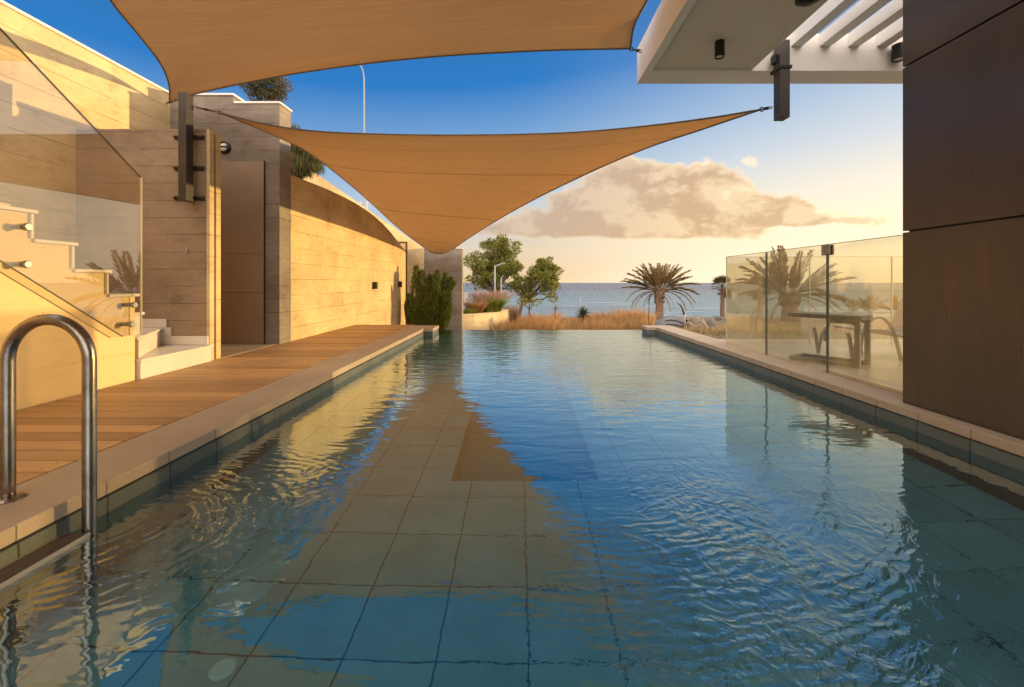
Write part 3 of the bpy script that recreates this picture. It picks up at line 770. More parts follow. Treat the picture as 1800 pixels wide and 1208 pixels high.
base=(4.3,5.0,.128)
t=thing('lounge_chair','curved beige plastic lounge chair with arched arms behind the glass','lounge chair',base)
def loc(x,y,z): return V(x-base[0],y-base[1],z-base[2])
def pz(px,py,Y): 
    v=PX(px,py,Y); return loc(*v)
for k,dy in enumerate((0,.55)):
    Yb=4.75+dy
    arm=[pz(1512+ (0 if not k else 0),612,4.75),pz(1517,585,4.75),pz(1527,566,4.75),pz(1541,558.5,4.75),pz(1555,562,4.75),pz(1567,577,4.75),pz(1576,602,4.75),pz(1584,634,4.75),pz(1587,648.5,4.75)]
    arm=[a+V(.0,dy,0) for a in arm]
    MB().strip(crom(arm,26),.05,.018,(.25,.97,0)).build('armrest',M['plastic'],t,smooth=False)
    leg=[pz(1490,585,4.75),pz(1494,600,4.75),pz(1499,623,4.75)]
    leg=[a+V(0,dy,0) for a in leg]; leg[-1].z=.002
    MB().strip(crom(leg,8),.05,.022,(.25,.97,0)).build('leg',M['plastic'],t)
    l2=[leg[-1],pz(1506,600,4.75)+V(0,dy,0),pz(1515,585,4.75)+V(0,dy,0)]
    MB().strip(crom(l2,8),.045,.02,(.25,.97,0)).build('leg',M['plastic'],t)
seat=[pz(1488,577,5.03),pz(1510,577,5.03),pz(1530,579,5.03),pz(1550,586,5.03),pz(1566,589,5.03),pz(1584,585,5.03),pz(1600,560,5.03),pz(1626,515,5.03)]
MB().strip(crom(seat,24),.42,.022,(0,1,0)).build('seat',M['plastic'],t)

# ------------------------------------------------------------------ vegetation
def rv(): 
    while True:
        v=Vector((random.uniform(-1,1),random.uniform(-1,1),random.uniform(-1,1)))
        if .05<v.length<1: return v
def leafquad(m,p,d,l,w):
    d=d.normalized(); s=d.cross(rv())
    if s.length<1e-3: s=d.orthogonal()
    s.normalize(); m.quad(p,p+d*l*.5+s*w*.5,p+d*l,p+d*l*.5-s*w*.5)
def limb(m,a,b,r0,r1,n=6,wob=.1):
    a=Vector(a); b=Vector(b); L=(b-a).length
    pts=[a.lerp(b,k/n)+(rv()*wob*L*.25 if 0<k<n else Vector()) for k in range(n+1)]
    m.tube(pts,[r0+(r1-r0)*k/n for k in range(n+1)],7); return pts
def tree(name,loc,blobs,nclus,nleaf,lsize,mat,label,cat='tree',trunk_r=.12,drop=0,lw=.5,tbase=None,csize=.28,group=None,branches=True):
    """blobs: (offset xyz, radii xyz) crown lobes relative to loc"""
    t=thing(name,label,cat,loc,group)
    tm=MB(); cm=MB()
    vol=[b[1][0]*b[1][1]*b[1][2] for b in blobs]; tot=sum(vol)
    low=min(b[0][2]-b[1][2] for b in blobs)
    fork=Vector((tbase or (0,0,0)))+Vector((0,0,0))
    c0=sum((Vector(b[0]) for b in blobs),Vector())/len(blobs)
    fk=Vector((c0.x*.25,c0.y*.25,max(.2,low*.85)))
    limb(tm,(0,0,-.3),fk,trunk_r,trunk_r*.7,6,.12)
    for (o,r),v in zip(blobs,vol):
        o=Vector(o); pts=limb(tm,fk,o,trunk_r*.55,trunk_r*.15,6,.2)
        nc=max(3,int(nclus*v/tot))
        for k in range(nc):
            d=rv(); d=d.normalized()*(.45+.55*random.random()**.6)
            c=o+Vector((d.x*r[0],d.y*r[1],d.z*r[2]))
            if branches and random.random()<.35: limb(tm,pts[random.randint(2,6)],c,trunk_r*.12,trunk_r*.04,3,.2)
            cs=csize*random.uniform(.6,1.25)
            for i in range(nleaf):
                e=rv(); p=c+Vector((e.x*cs,e.y*cs,e.z*cs*.7))
                if drop: leafquad(cm,p,Vector((e.x*.25,e.y*.25,-1)),lsize*random.uniform(.6,1.5),lsize*lw)
                else: leafquad(cm,p,e+Vector((0,0,.2)),lsize*random.uniform(.7,1.3),lsize*lw)
    tm.build('trunk',M['bark'],t,smooth=True); cm.build('crown',mat,t,recalc=False)
    return t
def at(px,Y): return (px-912)/F*Y
# two coast trees
Yt=30; k=Yt/F
def B(px,py,rx,ry,loc,rd=None):
    return ((( px-912)*k-loc[0], random.uniform(-.4,.4), 1-(py-497)*k-loc[2]),(rx*k,(rd or rx)*k,ry*k))
loc_=(at(868,Yt),Yt,gz(at(868,Yt),Yt))
bl=[B(868,440,24,20,loc_),B(895,438,17,17,loc_),B(888,468,26,22,loc_),B(852,470,22,24,loc_),B(832,445,10,12,loc_),B(836,492,14,16,loc_),B(868,495,20,16,loc_),B(905,470,12,24,loc_),B(880,428,14,9,loc_),B(822,462,6,5,loc_),B(898,500,14,10,loc_)]
tree('coast_tree',loc_,bl,210,110,.13,M['leaf_tree'],'larger bushy green tree standing behind the street lamp by the sea',trunk_r=.2,csize=.34)
loc_=(at(908,Yt),Yt+.5,gz(at(908,Yt),Yt))
bl=[B(958,466,16,14,loc_),B(972,480,14,16,loc_),B(950,484,18,14,loc_),B(965,505,14,14,loc_),B(932,490,10,12,loc_),B(925,515,14,14,loc_),B(972,522,9,5,loc_),B(915,500,10,12,loc_),B(943,470,10,8,loc_)]
tree('coast_tree',loc_,bl,150,100,.13,M['leaf_tree'],'smaller leaning green tree on the seaward side of the larger tree',trunk_r=.17,csize=.30)
# small bare sapling
sp_=thing('sapling','small bare forked sapling in the dry grass before the sea','tree',(at(931,22),22,gz(0,22)))
m=MB(); zz=-gz(0,22)
limb(m,(0,0,-.2),(0,0,.82+ -gz(0,22)-1.35+.4),.05,.04); 
limb(m,(0,0,.75),(-.35,0,1.1),.03,.012); limb(m,(0,0,.75),(.28,.1,1.15),.03,.012); m.build('trunk',M['bark'],sp_,smooth=True)
m=MB()
for i in range(260):
    e=rv(); s=random.choice((-.38,.3)); leafquad(m,V(s+e.x*.3,e.y*.25,1.15+e.z*.18),e,.1,.05)
m.build('crown',M['leaf_tree'],sp_,recalc=False)

# trees above the left wall
Yt=8.6; k=Yt/F
l0=(at(462,Yt),Yt,2.0)
def B2(px,py,rx,ry,loc): return (((px-912)*k-loc[0],random.uniform(-.1,.1),1-(py-497)*k-loc[2]),(rx*k,rx*k,ry*k))
tree('olive_tree',l0,[B2(455,150,22,18,l0),B2(482,150,20,22,l0),B2(465,168,26,14,l0),B2(470,135,26,14,l0)],75,85,.055,M['leaf_olive'],'dry olive coloured bush rising behind the grey tower wall','tree',trunk_r=.05,csize=.13,lw=.35)
Yt=9.0; k=Yt/F
l0=(at(525,Yt),Yt,2.0)
tree('weeping_tree',l0,[B2(508,225,12,18,l0),B2(518,262,18,24,l0),B2(538,268,20,24,l0),B2(548,290,14,20,l0),B2(525,288,18,20,l0),B2(530,238,10,14,l0)],110,110,.13,M['leaf_hang'],'weeping evergreen tree hanging over the curved top wall','tree',trunk_r=.06,drop=1,csize=.13,lw=.07)

# evergreen bush of upright plumes
base=(-2.55,11.9,-.45)
t=thing('evergreen_bush','dense green evergreen bush of upright plumes beside the end wall','bush',base)
Yb=11.9; k=Yb/F
plumes=[(728,470,590,11),(742,478,590,12),(752,485,590,10),(733,505,590,12),(720,520,590,9),(712,535,590,8),(760,500,588,11),(768,478,560,11),(780,482,570,10),(790,490,560,7),(797,498,545,6),(775,520,590,9),(785,545,592,9),(745,530,590,13),(760,545,592,11),(792,520,570,7),(725,555,592,12),(738,560,592,12)]
cm=MB(); tm=MB()
for (px,top,bot,w) in plumes:
    z1=1-(top-497)*k-base[2]; z0=max(.0,1-(bot-497)*k-base[2]-.1); x=(px-912)*k-base[0]; x0=x*.55
    yy=random.uniform(-.3,.45); W=w*k*random.uniform(.85,1.35); lx=random.uniform(-.06,.06)
    for i in range(1700):
        s=random.random(); prof=(math.sin(math.pi*min(1,(s*.93+.05)))**.6)*(1-.35*s)
        cx_=x0+(x-x0)*s**.7+lx*math.sin(s*5+px); cy_=yy*.6+yy*.4*s; z=z0+(z1-z0)*s
        a=random.uniform(0,6.283); rr=W*prof*(.55+.45*random.random()); lump=1+.35*mnoise.noise(Vector((a*1.3+px,s*7,0)))
        p=V(cx_+math.cos(a)*rr*lump,cy_+math.sin(a)*rr*lump,z)
        d=V(math.cos(a)*.4,math.sin(a)*.4,1)+rv()*.22
        leafquad(cm,p,d,random.uniform(.06,.14),.02)
    limb(tm,(x0*.6,yy*.5,-.1),(x,yy,z1*.8),.02,.006,5,.06)
tm.build('trunk',M['bark'],t,smooth=True); cm.build('crown',M['leaf_bush'],t,recalc=False)

# palms
def frond(m,o,az,el,L,droop,nl=38,lw=.23,ww=.015,tw=0):
    pts=[]; p=Vector(o); d=Vector((math.cos(az)*math.cos(el),math.sin(az)*math.cos(el),math.sin(el))); n=16
    for i in range(n+1):
        pts.append(p.copy()); p=p+d*(L/n); d=(d+Vector((0,0,-droop*(.4+i/n)/n))).normalized()
    m.tube(pts,[.011*L*(1-.85*i/n)+.0015 for i in range(n+1)],4)
    for i in range(nl):
        s=.22+.78*i/nl; fi=s*n; a=int(min(fi,n-1)); q=pts[a].lerp(pts[a+1],fi-a); tg=(pts[a+1]-pts[a]).normalized()
        sd=tg.cross(Vector((0,0,1))); 
        if sd.length<.1: sd=Vector((-math.sin(az),math.cos(az),0))
        sd.normalize(); up=sd.cross(tg).normalized()
        ll=L*lw*(math.sin(math.pi*min(.97,.12+.86*s))**.5)*random.uniform(.8,1.1)
        for sg in (-1,1):
            dd=(tg*1.0+sd*sg*.62+up*random.uniform(-.15,.35)).normalized(); tip=q+dd*ll+Vector((0,0,-ll*.12)); wv=tg.cross(dd).normalized()
            nn=dd.cross(wv).normalized()*ww*L
            m.quad(q-nn*.6,q+dd*ll*.45-nn,tip,q+dd*ll*.45+nn)
def palm(loc,h,r,fr,dry,L,label,seed,dl=1.0):
    random.seed(seed)
    t=thing('date_palm',label,'palm tree',loc)
    m=MB(); pts=[];rr=[]; n=26
    for i in range(n+1):
        s=i/n; pts.append(V(.02*math.sin(s*3),0,h*s)); rr.append(r*(1.15-.35*s+.10*(i%2)+(.35*s if s>.8 else 0)))
    m.tube(pts,rr,14)
    for i in range(120):   # old leaf stubs
        s=random.uniform(.55,1.02); a=random.uniform(0,6.283); q=V(math.cos(a)*r*.9,math.sin(a)*r*.9,h*s)
        leafquad(m,q,V(math.cos(a),math.sin(a),1.5),r*1.0,r*.5)
    m.build('trunk',M['palmbark'],t)
    o=V(0,0,h)
    m=MB()
    for (az,el,l,dr) in fr: frond(m,o+V(math.cos(R(az)),math.sin(R(az)),0)*r*.5,R(az),R(el),L*l,dr)
    m.build('crown',M['frond'],t,recalc=False)
    m=MB()
    for (az,el,l,dr) in dry: frond(m,o+V(math.cos(R(az))*r*.6,math.sin(R(az))*r*.6,-.03),R(az),R(el),L*l,dr,26,.13,.008)
    m.build('dry_fronds',M['frond_dry'],t,recalc=False)
    random.seed(seed+1)
def gnd(px,Y): return (at(px,Y),Y,gz(at(px,Y),Y)-.05)
Yp=30.; lp=gnd(1159,Yp); hp=1-(512-497)*Yp/F-lp[2]
fr=[(90,88,.66,.15),(80,84,.72,.15),(180,66,.80,.5),(176,56,.84,.6),(186,48,.86,.6),(200,72,.75,.4),(160,78,.70,.3),(20,77,.72,.3),(0,62,.82,.55),(8,54,.86,.6),(-10,68,.74,.5),
    (185,38,.94,.55),(172,31,.90,.6),(182,24,.98,.5),(190,14,.98,.5),(0,44,.94,.6),(5,34,.92,.6),(-8,24,.98,.75),(0,15,.98,1.1),(90,60,.8,.6),(120,52,.85,.7),(60,50,.85,.7),(270,70,.7,.5),(300,55,.75,.6),(240,55,.75,.6),(140,62,.82,.5),(40,62,.82,.5),(210,45,.75,.8),(-30,42,.75,.8),(100,35,.8,.8),(70,30,.8,.8),(150,30,.8,.8),(30,26,.8,.9)]
dry=[(180,18,.95,2.2),(186,6,.92,2.6),(174,-2,.86,2.9),(192,-12,.6,2.6),(0,16,1.0,2.1),(-6,8,.98,2.3),(6,0,.9,2.5),(200,-20,.45,2.4),(240,-35,.5,2),(300,-40,.6,2),(-25,-25,.55,2.6),(120,-10,.5,2.6)]
palm(lp,hp,.26,fr,dry,2.75,'date palm with dry drooping lower fronds alone against the sea',11)
Yp=25.; lp=gnd(1388,Yp); hp=1-(520-497)*Yp/F-lp[2]
fr=[(178,50,1.0,.5),(182,40,1.05,.55),(172,62,.85,.4),(185,28,1.05,.6),(175,16,.9,.9),(110,84,.95,.15),(100,80,.97,.2),(150,78,.95,.3),(120,74,.9,.3),(30,70,.9,.2),(10,66,.95,.25),(0,42,1.0,.35),(5,36,1,.5),(-5,26,1.15,.5),(8,30,1.1,.4),(0,8,1.1,.8),(90,50,.8,.6),(250,70,.6,.6),(200,40,.8,.8),(-15,12,.9,1.2),(150,40,.8,.6),(40,45,.8,.6),(95,60,.8,.5),(160,30,.9,.8),(20,20,.9,.9),(210,55,.8,.5),(-30,55,.8,.5)]
dry=[(180,-5,.8,1.7),(0,0,1.0,1.6),(200,-25,.6,1.7),(-20,-20,.6,1.7),(8,8,1.1,1.3)]
palm(lp,hp,.40,fr,dry,3.1,'large date palm seen through the glass fence above the side table',21)
def fanpalm(loc,h,r,L,label,seed,dense=26,group=None):
    random.seed(seed)
    t=thing('fan_palm',label,'palm tree',loc,group)
    m=MB(); m.tube([V(.01*math.sin(i),0,h*i/14) for i in range(15)],[r*(1.1-.3*i/14+.1*(i%2)) for i in range(15)],10); m.build('trunk',M['palmbark'],t)
    m=MB(); o=V(0,0,h)
    for i in range(dense):
        az=random.uniform(0,6.283); el=R(random.uniform(-55,80)); d=Vector((math.cos(az)*math.cos(el),math.sin(az)*math.cos(el),math.sin(el)))
        pl_=L*random.uniform(.4,.6); c=o+d*pl_; m.tube([o,c],.008*L+.004,4)
        s=d.cross(V(0,0,1)).normalized(); 
        for k2 in range(13):
            a=R(-78+k2*13); dd=(d*math.cos(a)+s*math.sin(a)+V(0,0,-.15)).normalized(); ll=L*.5*random.uniform(.85,1.05)
            wv=dd.cross(d.cross(s)).normalized()*L*.028
            m.quad(c,c+dd*ll*.5-wv,c+dd*ll+V(0,0,-ll*.15),c+dd*ll*.5+wv)
    m.build('crown',M['fan'],t,recalc=False)
fanpalm(gnd(1270,30),2.35,.15,1.0,'dark fan palm half hidden by the near end of the glass fence',31)
fanpalm(gnd(1336,30),2.25,.16,1.15,'fan palm seen through the first glass pane left of the big palm',32)
for px,Y,s,lab in ((1500,20,.75,'young palm seen through glass directly above the side table edge'),(1530,20.6,.95,'young spiky palm seen through glass above the arched chair arm'),(1574,20.2,.85,'young palm seen through glass next to the brown building')):
    random.seed(px); t=thing('young_palm',lab,'palm tree',(at(px,Y),Y,gz(at(px,Y),Y))); m=MB()
    for i in range(22): frond(m,V(0,0,.42),random.uniform(0,6.28),R(random.uniform(15,85)),s*random.uniform(.8,1.1),.7,18,.22,.02)
    m.build('crown',M['frond'],t,recalc=False); MB().tube([V(0,0,-.05),V(0,0,.2),V(0,0,.44)],[.12,.10,.07],8).build('trunk',M['palmbark'],t)
def agave(loc,r,label,n=70,mat='agave',name='agave_plant'):
    t=thing(name,label,'plant',loc); m=MB()
    for i in range(n):
        az=random.uniform(0,6.283); el=R(random.uniform(-15,88)); d=Vector((math.cos(az)*math.cos(el),math.sin(az)*math.cos(el),math.sin(el))); s=d.cross(V(0,0,1)).normalized()*r*.07
        L=r*random.uniform(.85,1.1); o=V(0,0,r*.6); m.quad(o-s*.5,o+d*L*.4-s,o+d*L+V(0,0,-.03),o+d*L*.4+s)
    m.build('leaves',M[mat],t,recalc=False); MB().tube([V(0,0,-.3),V(0,0,r*.3),V(0,0,r*.62)],[r*.12,r*.11,r*.09],8).build('stem',M['bark'],t)
agave((at(1025,17),17,-.55),.42,'dark green spiky agave in the middle of the golden grass',90)
agave((at(976,19),19,-.30),.22,'small pale spiky plant poking above the golden grass',40,'grass_pale')

# grasses
def blades(m,cx,cy,cz,n,h,spread,lean,w):
    for i in range(n):
        a=random.uniform(0,6.283); rr=spread*random.random()**.5; p=V(cx+math.cos(a)*rr,cy+math.sin(a)*rr,cz)
        hh=h*random.uniform(.6,1.1); ln=lean*random.uniform(.2,1)*hh; b=a+random.uniform(-.5,.5)
        d=V(math.cos(b),math.sin(b),0); s=V(-math.sin(b+.7),math.cos(b+.7),0)*w
        q1=p+d*ln*.25+V(0,0,hh*.55); q2=p+d*ln+V(0,0,hh)
        m.v+= [p-s,p+s,q1+s*.8,q1-s*.8,q2]; b0=len(m.v)-5; m.f+= [[b0,b0+1,b0+2,b0+3],[b0+3,b0+2,b0+4]]
random.seed(5)
m=MB(); 
for i in range(900):
    Y=random.uniform(11.5,22); x=random.uniform(-.8,6.2)*Y/13
    if x<-.1*Y/20 and Y<15: continue
    if x*F/Y+912>1142: continue
    hh=.20+.62*max(0,mnoise.noise(V(x*.75,Y*.6,3))+.38)
    blades(m,x,Y,gz(x,Y)-.03,26,hh*(1+.02*(Y-12)),.22,.55,.006+.0004*(Y-12))
o=m.build('dry_grass',M['grass_gold'],recalc=False); tag(o,'golden dry grass growing between the pool edge and the sea','grass'); o['kind']='stuff'
m=MB()
for i in range(260):
    Y=random.uniform(12,20); x=random.uniform(-.6,5.5)*Y/13
    if x*F/Y+912<1140: blades(m,x,Y,gz(x,Y)-.03,14,.5,.2,.5,.005)
for i in range(240):
    Y=random.uniform(6.8,13); x=random.uniform(3.3,13); blades(m,x,Y,gz(x,Y)-.03,22,.26,.22,.6,.006)
o=m.build('pale_grass',M['grass_pale'],recalc=False); tag(o,'pale straw grass mixed through the field and beyond the terrace','grass'); o['kind']='stuff'
m=MB()
for i in range(160):
    Y=random.uniform(7,12); x=random.uniform(3.3,7); blades(m,x,Y,gz(x,Y)-.03,20,.12,.2,.6,.006)
o=m.build('ground_cover',M['agave'],recalc=False); tag(o,'low green ground cover beside the right coping','ground cover'); o['kind']='stuff'
def clump(px,Y,z,h,sp,n,mat,label,plume=0,lean=.8,name='fountain_grass'):
    t=thing(name,label,'grass clump',(at(px,Y),Y,z)); m=MB(); blades(m,0,0,0,n,h,sp,lean,.006); m.build('blades',M[mat],t,recalc=False)
    if plume:
        m=MB()
        for i in range(plume):
            a=random.uniform(0,6.283); rr=sp*random.random()**.5; hh=h*random.uniform(.9,1.25); ln=lean*random.uniform(.1,1)*hh; d=V(math.cos(a),math.sin(a),0)
            p=V(0,0,0)+d*rr; q=p+d*ln*.85+V(0,0,hh*.86); e=p+d*ln*1.12+V(0,0,hh*1.08); s=V(-d.y,d.x,0)*.012
            m.v+= [q-s*.3,q.lerp(e,.4)-s,e,q.lerp(e,.4)+s]; b0=len(m.v)-4; m.f.append([b0,b0+1,b0+2,b0+3])
            for kk in range(5):
                c=q.lerp(e,random.random()); leafquad(m,c,(e-q)+rv()*.12,.07,.012)
        m.build('plumes',M['plume'],t,recalc=False)
clump(866,16.3,-.18,.66,.28,3200,'grass_green','green fountain grass with pink plumes at the planter end',330,1.0)
clump(836,15.6,-.18,.50,.22,2200,'grass_gold','orange fountain grass in the planter nearest the end wall',90,.9)
clump(850,16.6,-.18,.62,.22,1500,'grass_pale','tawny fountain grass behind the other two planter clumps',130,.8)
clump(826,15.3,-.18,.30,.18,700,'grass_green','short yellow green tuft at the planter edge under the orange grass',0,.8,'grass_tuft')
clump(897,17.8,-.62,.75,.25,700,'grass_pale','pale reedy clump just outside the curved end of the planter',0,.5,'reed_clump')

# rocks, shell, shore
def rock(loc,s,mat,label,seed,name='rock'):
    import bmesh
    bm=bmesh.new(); bmesh.ops.create_icosphere(bm,subdivisions=3,radius=1)
    for v in bm.verts:
        n=mnoise.noise(v.co*1.4+Vector((seed,0,0)))*.45+mnoise.noise(v.co*3.5+Vector((0,seed,0)))*.18
        v.co=v.co*(1+n); v.co=Vector((v.co.x*s[0],v.co.y*s[1],v.co.z*s[2]))
    me=bpy.data.meshes.new(name); bm.to_mesh(me); bm.free(); me.materials.append(mat)
    o=bpy.data.objects.new(name,me); C.objects.link(o); o.location=loc; tag(o,label,'rock'); return o
rock((at(1222,12.5),12.5,-.20),(.30,.25,.22),M['paleRock'],'pale jagged rock touching the grey dome beyond the coping',3)
rock((at(1236,14),14,-.42),(.42,.3,.30),M['rock'],'dark brown rock between the pale rock and the shore',9)
rock((at(1262,24),24,-1.22),(.5,.5,.35),M['rock'],'pointed dark rock at the waterline below the fan palm',14)
rock((at(1246,27),27,-1.6),(.9,.6,.28),M['rock'],'low flat rock on the shoreline behind the other rocks',17)
rock((at(1212,11.8),11.8,-.28),(.12,.12,.18),M['paleRock'],'small pale stone leaning on the grey dome base',23)
base=(at(1180,12.2),12.2,-.35)
t=thing('grey_dome','smooth grey domed shell with dark curved bands beyond the right coping end','sculpture',base)
m=MB(); nx,nt=24,14
for i in range(nx+1):
    s=i/nx; x=-.52+1.04*s; hh=.40*math.sin(math.pi*min(1,s*.93+.035))**.7+.01
    for j in range(nt+1):
        a=math.pi*j/nt; m.v.append(V(x,-math.cos(a)*.30*math.sin(math.pi*(s*.9+.05))**.5,math.sin(a)*hh))
for i in range(nx):
    for j in range(nt): b0=i*(nt+1)+j; m.f.append([b0,b0+1,b0+nt+2,b0+nt+1])
m.build('shell',M['shell'],t,smooth=True)
for dz,l in ((.0,1),(-.09,.8)):
    pts=[]
    for k2 in range(12):
        s=.28+.6*k2/11*l; x=-.52+1.04*s; hh=.40*math.sin(math.pi*min(1,s*.93+.035))**.7; a=R(52+dz*250); a=a*(1-.35*k2/11)
        pts.append(V(x,-math.cos(a)*.315*math.sin(math.pi*(s*.9+.05))**.5,math.sin(a)*hh*1.02))
    MB().strip(pts,.035,.012,(0,.5,.9)).build('band',M['black'],t)
o=MB().tube(crom([V(0,0,0),V(-.05,0,.25),V(-.14,0,.45),V(-.27,0,.54)],12),[.045-.0035*i for i in range(13)],8).build('curved_fin',M['black'],smooth=True)
o.location=(at(1205,12.4),12.4,-.12); tag(o,'dark curved horn shaped blade rising beside the grey dome','sculpture')
o=MB().tube([V(.0,0,0),V(-.01,0,.5),V(.02,0,1.0),V(.04,0,1.28)],[.012,.010,.008,.005],6).build('thin_stake',M['bark'],smooth=True); o.location=(at(1141,11.6),11.6,-.3)
tag(o,'thin upright stake left of the lone date palm trunk','stake')
o=MB().tube([V(0,0,0),V(0,0,.33)],.03,8).build('short_bollard',M['plastic'],smooth=True); o.location=(at(1203,11.5),11.5,-.2)
tag(o,'short pale post standing in front of the rocks by the coping','post')

# street lamps
def lamp(px,Y,z0,ytop,arm,r,label,style='arm'):
    ztop=1-(ytop-497)/F*Y; x=at(px,Y); t=thing('street_lamp',label,'street lamp',(x,Y,z0)); H=ztop-z0
    if style=='curve':
        pts=[V(0,0,0),V(0,0,H*.6),V(0,0,H-1.1),V(-.05*arm,0,H-.5),V(-.3*arm,0,H-.12),V(-.75*arm,0,H)]
        MB().tube(crom(pts,24),[r*(1-.5*i/24) for i in range(25)],10).build('pole',M['pole'],t,smooth=True)
        MB().box(-.75*arm-.35,-.75*arm,-.08,.08,H-.05,H+.03).build('lamp_head',M['pole'],t,bevel=.02)
    else:
        MB().tube([V(0,0,0),V(0,0,H*.5),V(0,0,H)],[r,r*.9,r*.7],10).build('pole',M['pole'],t,smooth=True)
        MB().tube([V(0,0,H),V(arm*.6,0,H+.12)],r*.6,8).build('arm',M['pole'],t)
        a=arm; x0,x1=sorted((a*.6,a)); MB().box(x0,x1,-.07,.07,H+.11,H+.17).build('lamp_head',M['pole'],t,bevel=.01)
lamp(640,20,2.0,113,.45,.045,'tall curved grey street lamp above the curved top wall','curve')
lamp(870,25,gz(-1,25),468,.62,.055,'grey street lamp with an angled arm in front of the larger tree')
lamp(881,27,gz(-1,27),489,.15,.045,'slender plain lamp pole just right of the angled street lamp')
lamp(1020,42,-2.5,523,.7,.05,'tiny white street lamp standing behind the agave by the sea')
# small railing seen above the wall
t=thing('roadside_railing','small white railing above the far end of the curved top wall','railing',(at(640,16),16,2.0))
for dx in (-.14,.12): MB().tube([V(dx,0,0),V(dx,0,2.05)],.014,8).build('railing_post',M['cap'],t)
for z in (1.86,1.98): MB().tube([V(-.3,0,z),V(.25,0,z)],.012,6).build('rail',M['cap'],t)

# ------------------------------------------------------------------ camera
cam=bpy.data.cameras.new('camera'); co=bpy.data.objects.new('camera',cam); C.objects.link(co)
co.location=(0,0,1); co.rotation_euler=(R(90),0,0)
cam.sensor_width=36; cam.lens=15; cam.shift_x=-12/1800; cam.shift_y=-107/1800; cam.clip_start=.05; cam.clip_end=20000
bpy.context.scene.camera=co

# ------------------------------------------------------------------ light
AZ,EL=67.5,4.8
sd=Vector((math.sin(R(AZ))*math.cos(R(EL)),math.cos(R(AZ))*math.cos(R(EL)),math.sin(R(EL))))
sun=bpy.data.lights.new('sun','SUN'); so=bpy.data.objects.new('sun',sun); C.objects.link(so)
sun.energy=5.0; sun.angle=R(.6); sun.color=(1,.68,.28); so.rotation_euler=sd.to_track_quat('Z','Y').to_euler(); so.location=sd*50

W=bpy.data.worlds.new('World'); bpy.context.scene.world=W; W.use_nodes=True
t=NT.__new__(NT); t.t=W.node_tree; t.t.nodes.clear(); t.out=t.n('ShaderNodeOutputWorld')
dv=t.n('ShaderNodeTexCoord').outputs['Generated']; x,y,z=t.sep(dv)
sky=t.n('ShaderNodeTexSky',sky_type='NISHITA'); sky.sun_disc=False; sky.sun_elevation=R(EL); sky.sun_rotation=R(AZ); sky.air_density=1.2; sky.dust_density=1.5; sky.ozone_density=2.5
nish=t.n('ShaderNodeVectorMath',operation='SCALE'); t.set(nish.inputs[0],sky.outputs[0]); nish.inputs['Scale'].default_value=.10
# elevation colour, shifted by nearness to the sun's azimuth
az=t.math('ADD',t.math('MULTIPLY',x,math.sin(R(60))),t.math('MULTIPLY',y,math.cos(R(60))))   # -1..1 toward the glow
glow=t.math('POWER',t.mr(az,-.2,1.0,0,1),1.6); glow=t.math('MINIMUM',t.math('MAXIMUM',glow,0),1)
el=t.math('ADD',z,t.math('MULTIPLY',glow,-.125))
el=t.math('ADD',el,.12)
g=t.ramp(el,[(.0,(1.1,.86,.54)),(.08,(.98,.69,.38)),(.14,(.90,.72,.50)),(.20,(.70,.70,.68)),(.27,(.54,.66,.80)),(.36,(.27,.48,.76)),(.50,(.03,.22,.62)),(.60,(.03,.19,.52)),(.70,(.05,.18,.42)),(1.,(.08,.18,.38))])
# pale flare toward the sun
gl2=t.math('POWER',t.mr(az,.45,1.,0,1),1.5,clamp=True); gl2=t.math('MULTIPLY',gl2,t.mr(z,.62,.0,0,1),clamp=True)
g=t.mix(t.math('MULTIPLY',gl2,.95,clamp=True),g,(1.1,1.03,.93))
gl3=t.math('POWER',t.mr(az,.52,.97,0,1),1.2,clamp=True); gl3=t.math('MULTIPLY',gl3,t.mr(z,.26,.02,0,1),clamp=True)
g=t.mix(t.math('MULTIPLY',gl3,.95,clamp=True),g,(1.45,1.2,.78))
# clouds in gnomonic coordinates of the seaward half of the sky
yy=t.math('MAXIMUM',y,.05); U=t.math('DIVIDE',x,yy); Vv=t.math('DIVIDE',z,yy)
cv=t.n('ShaderNodeCombineXYZ'); t.set(cv.inputs[0],U); t.set(cv.inputs[1],Vv)
def eb(cx,cy,rx,ry,k=1):
    a=t.math('DIVIDE',t.math('SUBTRACT',U,cx),rx); b=t.math('DIVIDE',t.math('SUBTRACT',Vv,cy),ry)
    return t.math('MULTIPLY',t.math('POWER',2.718,t.math('MULTIPLY',t.math('ADD',t.math('MULTIPLY',a,a),t.math('MULTIPLY',b,b)),-1)),k)
den=None
for e in ((.30,.245,.17,.055,1.0),(.45,.25,.10,.045,.8),(.15,.20,.10,.05,.6),(.40,.155,.34,.040,1.15),(.62,.19,.09,.04,.9),(.70,.145,.16,.012,.9),(.05,.125,.26,.020,1.0),(.36,.115,.22,.018,.7),(.20,.16,.2,.05,.7)):
    v=eb(*e); den=v if den is None else t.math('ADD',den,v)
nz=t.noise(t.vscale(cv.outputs[0],(1,1.7,1)),6.5,10,.62,.2); nz2=t.noise(t.vscale(cv.outputs[0],(1,1.5,1),(-.045,-.035,0)),6.5,8,.6,.2)
den=t.math('ADD',den,t.math('MULTIPLY',t.math('MULTIPLY',t.math('SUBTRACT',nz,.5),3.6),t.math('MULTIPLY',den,5,clamp=True)))
cov=t.math('MULTIPLY',t.mr(den,.46,.78,0,1),t.math('GREATER_THAN',y,.06),clamp=True)
lit=t.math('ADD',t.mr(t.math('SUBTRACT',nz,nz2),-.05,.09,0,1),t.mr(U,.1,.9,-.25,.35),clamp=True)
thick=t.mr(den,.52,1.0,0,1)
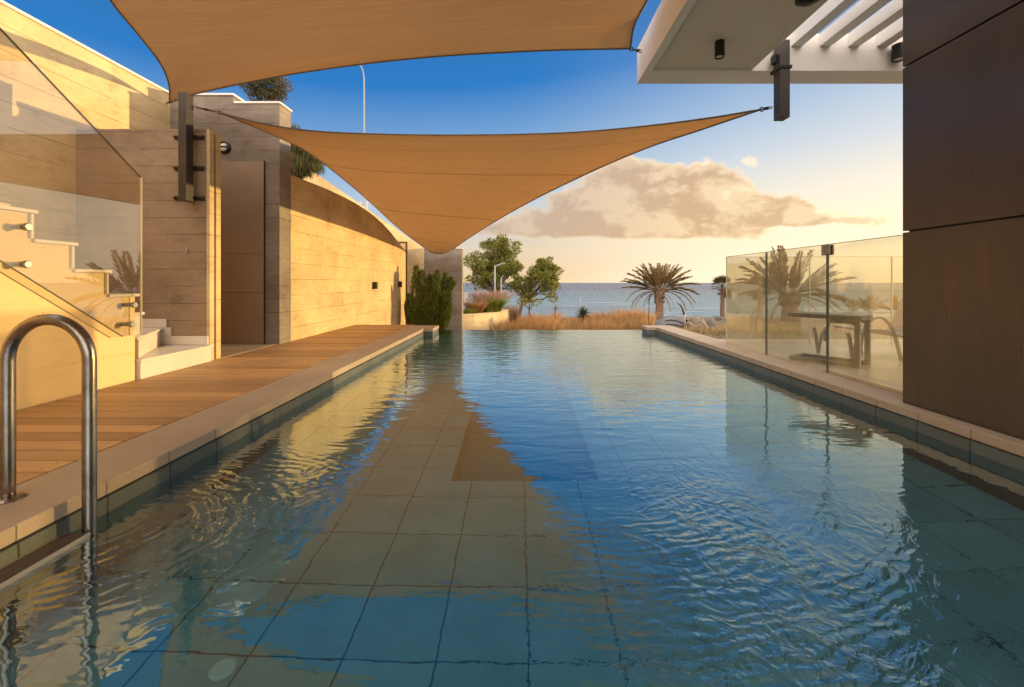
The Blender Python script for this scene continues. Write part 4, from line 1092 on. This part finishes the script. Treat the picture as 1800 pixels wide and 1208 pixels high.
cc=t.mix(t.math('MINIMUM',t.math('MAXIMUM',t.math('ADD',t.math('MULTIPLY',t.math('SUBTRACT',1.0,thick),.8),t.math('MULTIPLY',lit,.5)),0),1),(.74,.46,.24),(1.4,1.08,.66))
cc=t.mix(t.mr(U,-.1,.40,.55,0),cc,(.55,.47,.44))
g=t.mix(t.math('MULTIPLY',cov,.88),g,cc)
# sky brightness added overhead and behind the viewpoint, unseen, as fill for the courtyard
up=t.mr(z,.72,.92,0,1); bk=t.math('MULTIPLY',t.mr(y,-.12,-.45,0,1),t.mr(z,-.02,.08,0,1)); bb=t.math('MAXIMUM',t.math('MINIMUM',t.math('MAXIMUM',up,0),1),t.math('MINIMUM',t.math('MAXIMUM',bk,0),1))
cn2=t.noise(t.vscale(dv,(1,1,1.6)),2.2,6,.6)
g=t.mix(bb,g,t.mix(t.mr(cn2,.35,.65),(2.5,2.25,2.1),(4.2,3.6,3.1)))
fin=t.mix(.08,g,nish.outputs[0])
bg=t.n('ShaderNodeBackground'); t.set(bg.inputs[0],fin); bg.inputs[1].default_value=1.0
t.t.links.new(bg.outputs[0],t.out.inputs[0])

GR={'wall_light':'box lights on the ochre wall','date_palm':'palms by the sea','fan_palm':'palms by the sea','young_palm':'young palms beyond the terrace','rock':'rocks by the shore','street_lamp':'street lamps','spotlight':'spotlights on the canopy','shade_sail':'tan shade sails','coast_tree':'green trees by the sea','fountain_grass':'grasses in the curved planter','grass_tuft':'grasses in the curved planter','agave_plant':'spiky plants in the grass','glass_fence':'frameless glass fences'}
for o in bpy.context.scene.objects:
    k_=o.name.split('.')[0]
    if o.parent is None and k_ in GR: o['group']=GR[k_]
sc=bpy.context.scene
sc.view_settings.view_transform='Standard'; sc.view_settings.look='None'; sc.view_settings.gamma=1; sc.view_settings.exposure=0; sc.view_settings.use_curve_mapping=False
sc.cycles.use_denoising=True; sc.cycles.use_adaptive_sampling=True; sc.cycles.adaptive_threshold=.025
sc.cycles.max_bounces=8; sc.cycles.transparent_max_bounces=16; sc.cycles.glossy_bounces=6; sc.cycles.transmission_bounces=6; sc.cycles.diffuse_bounces=4
sc.cycles.sample_clamp_indirect=6
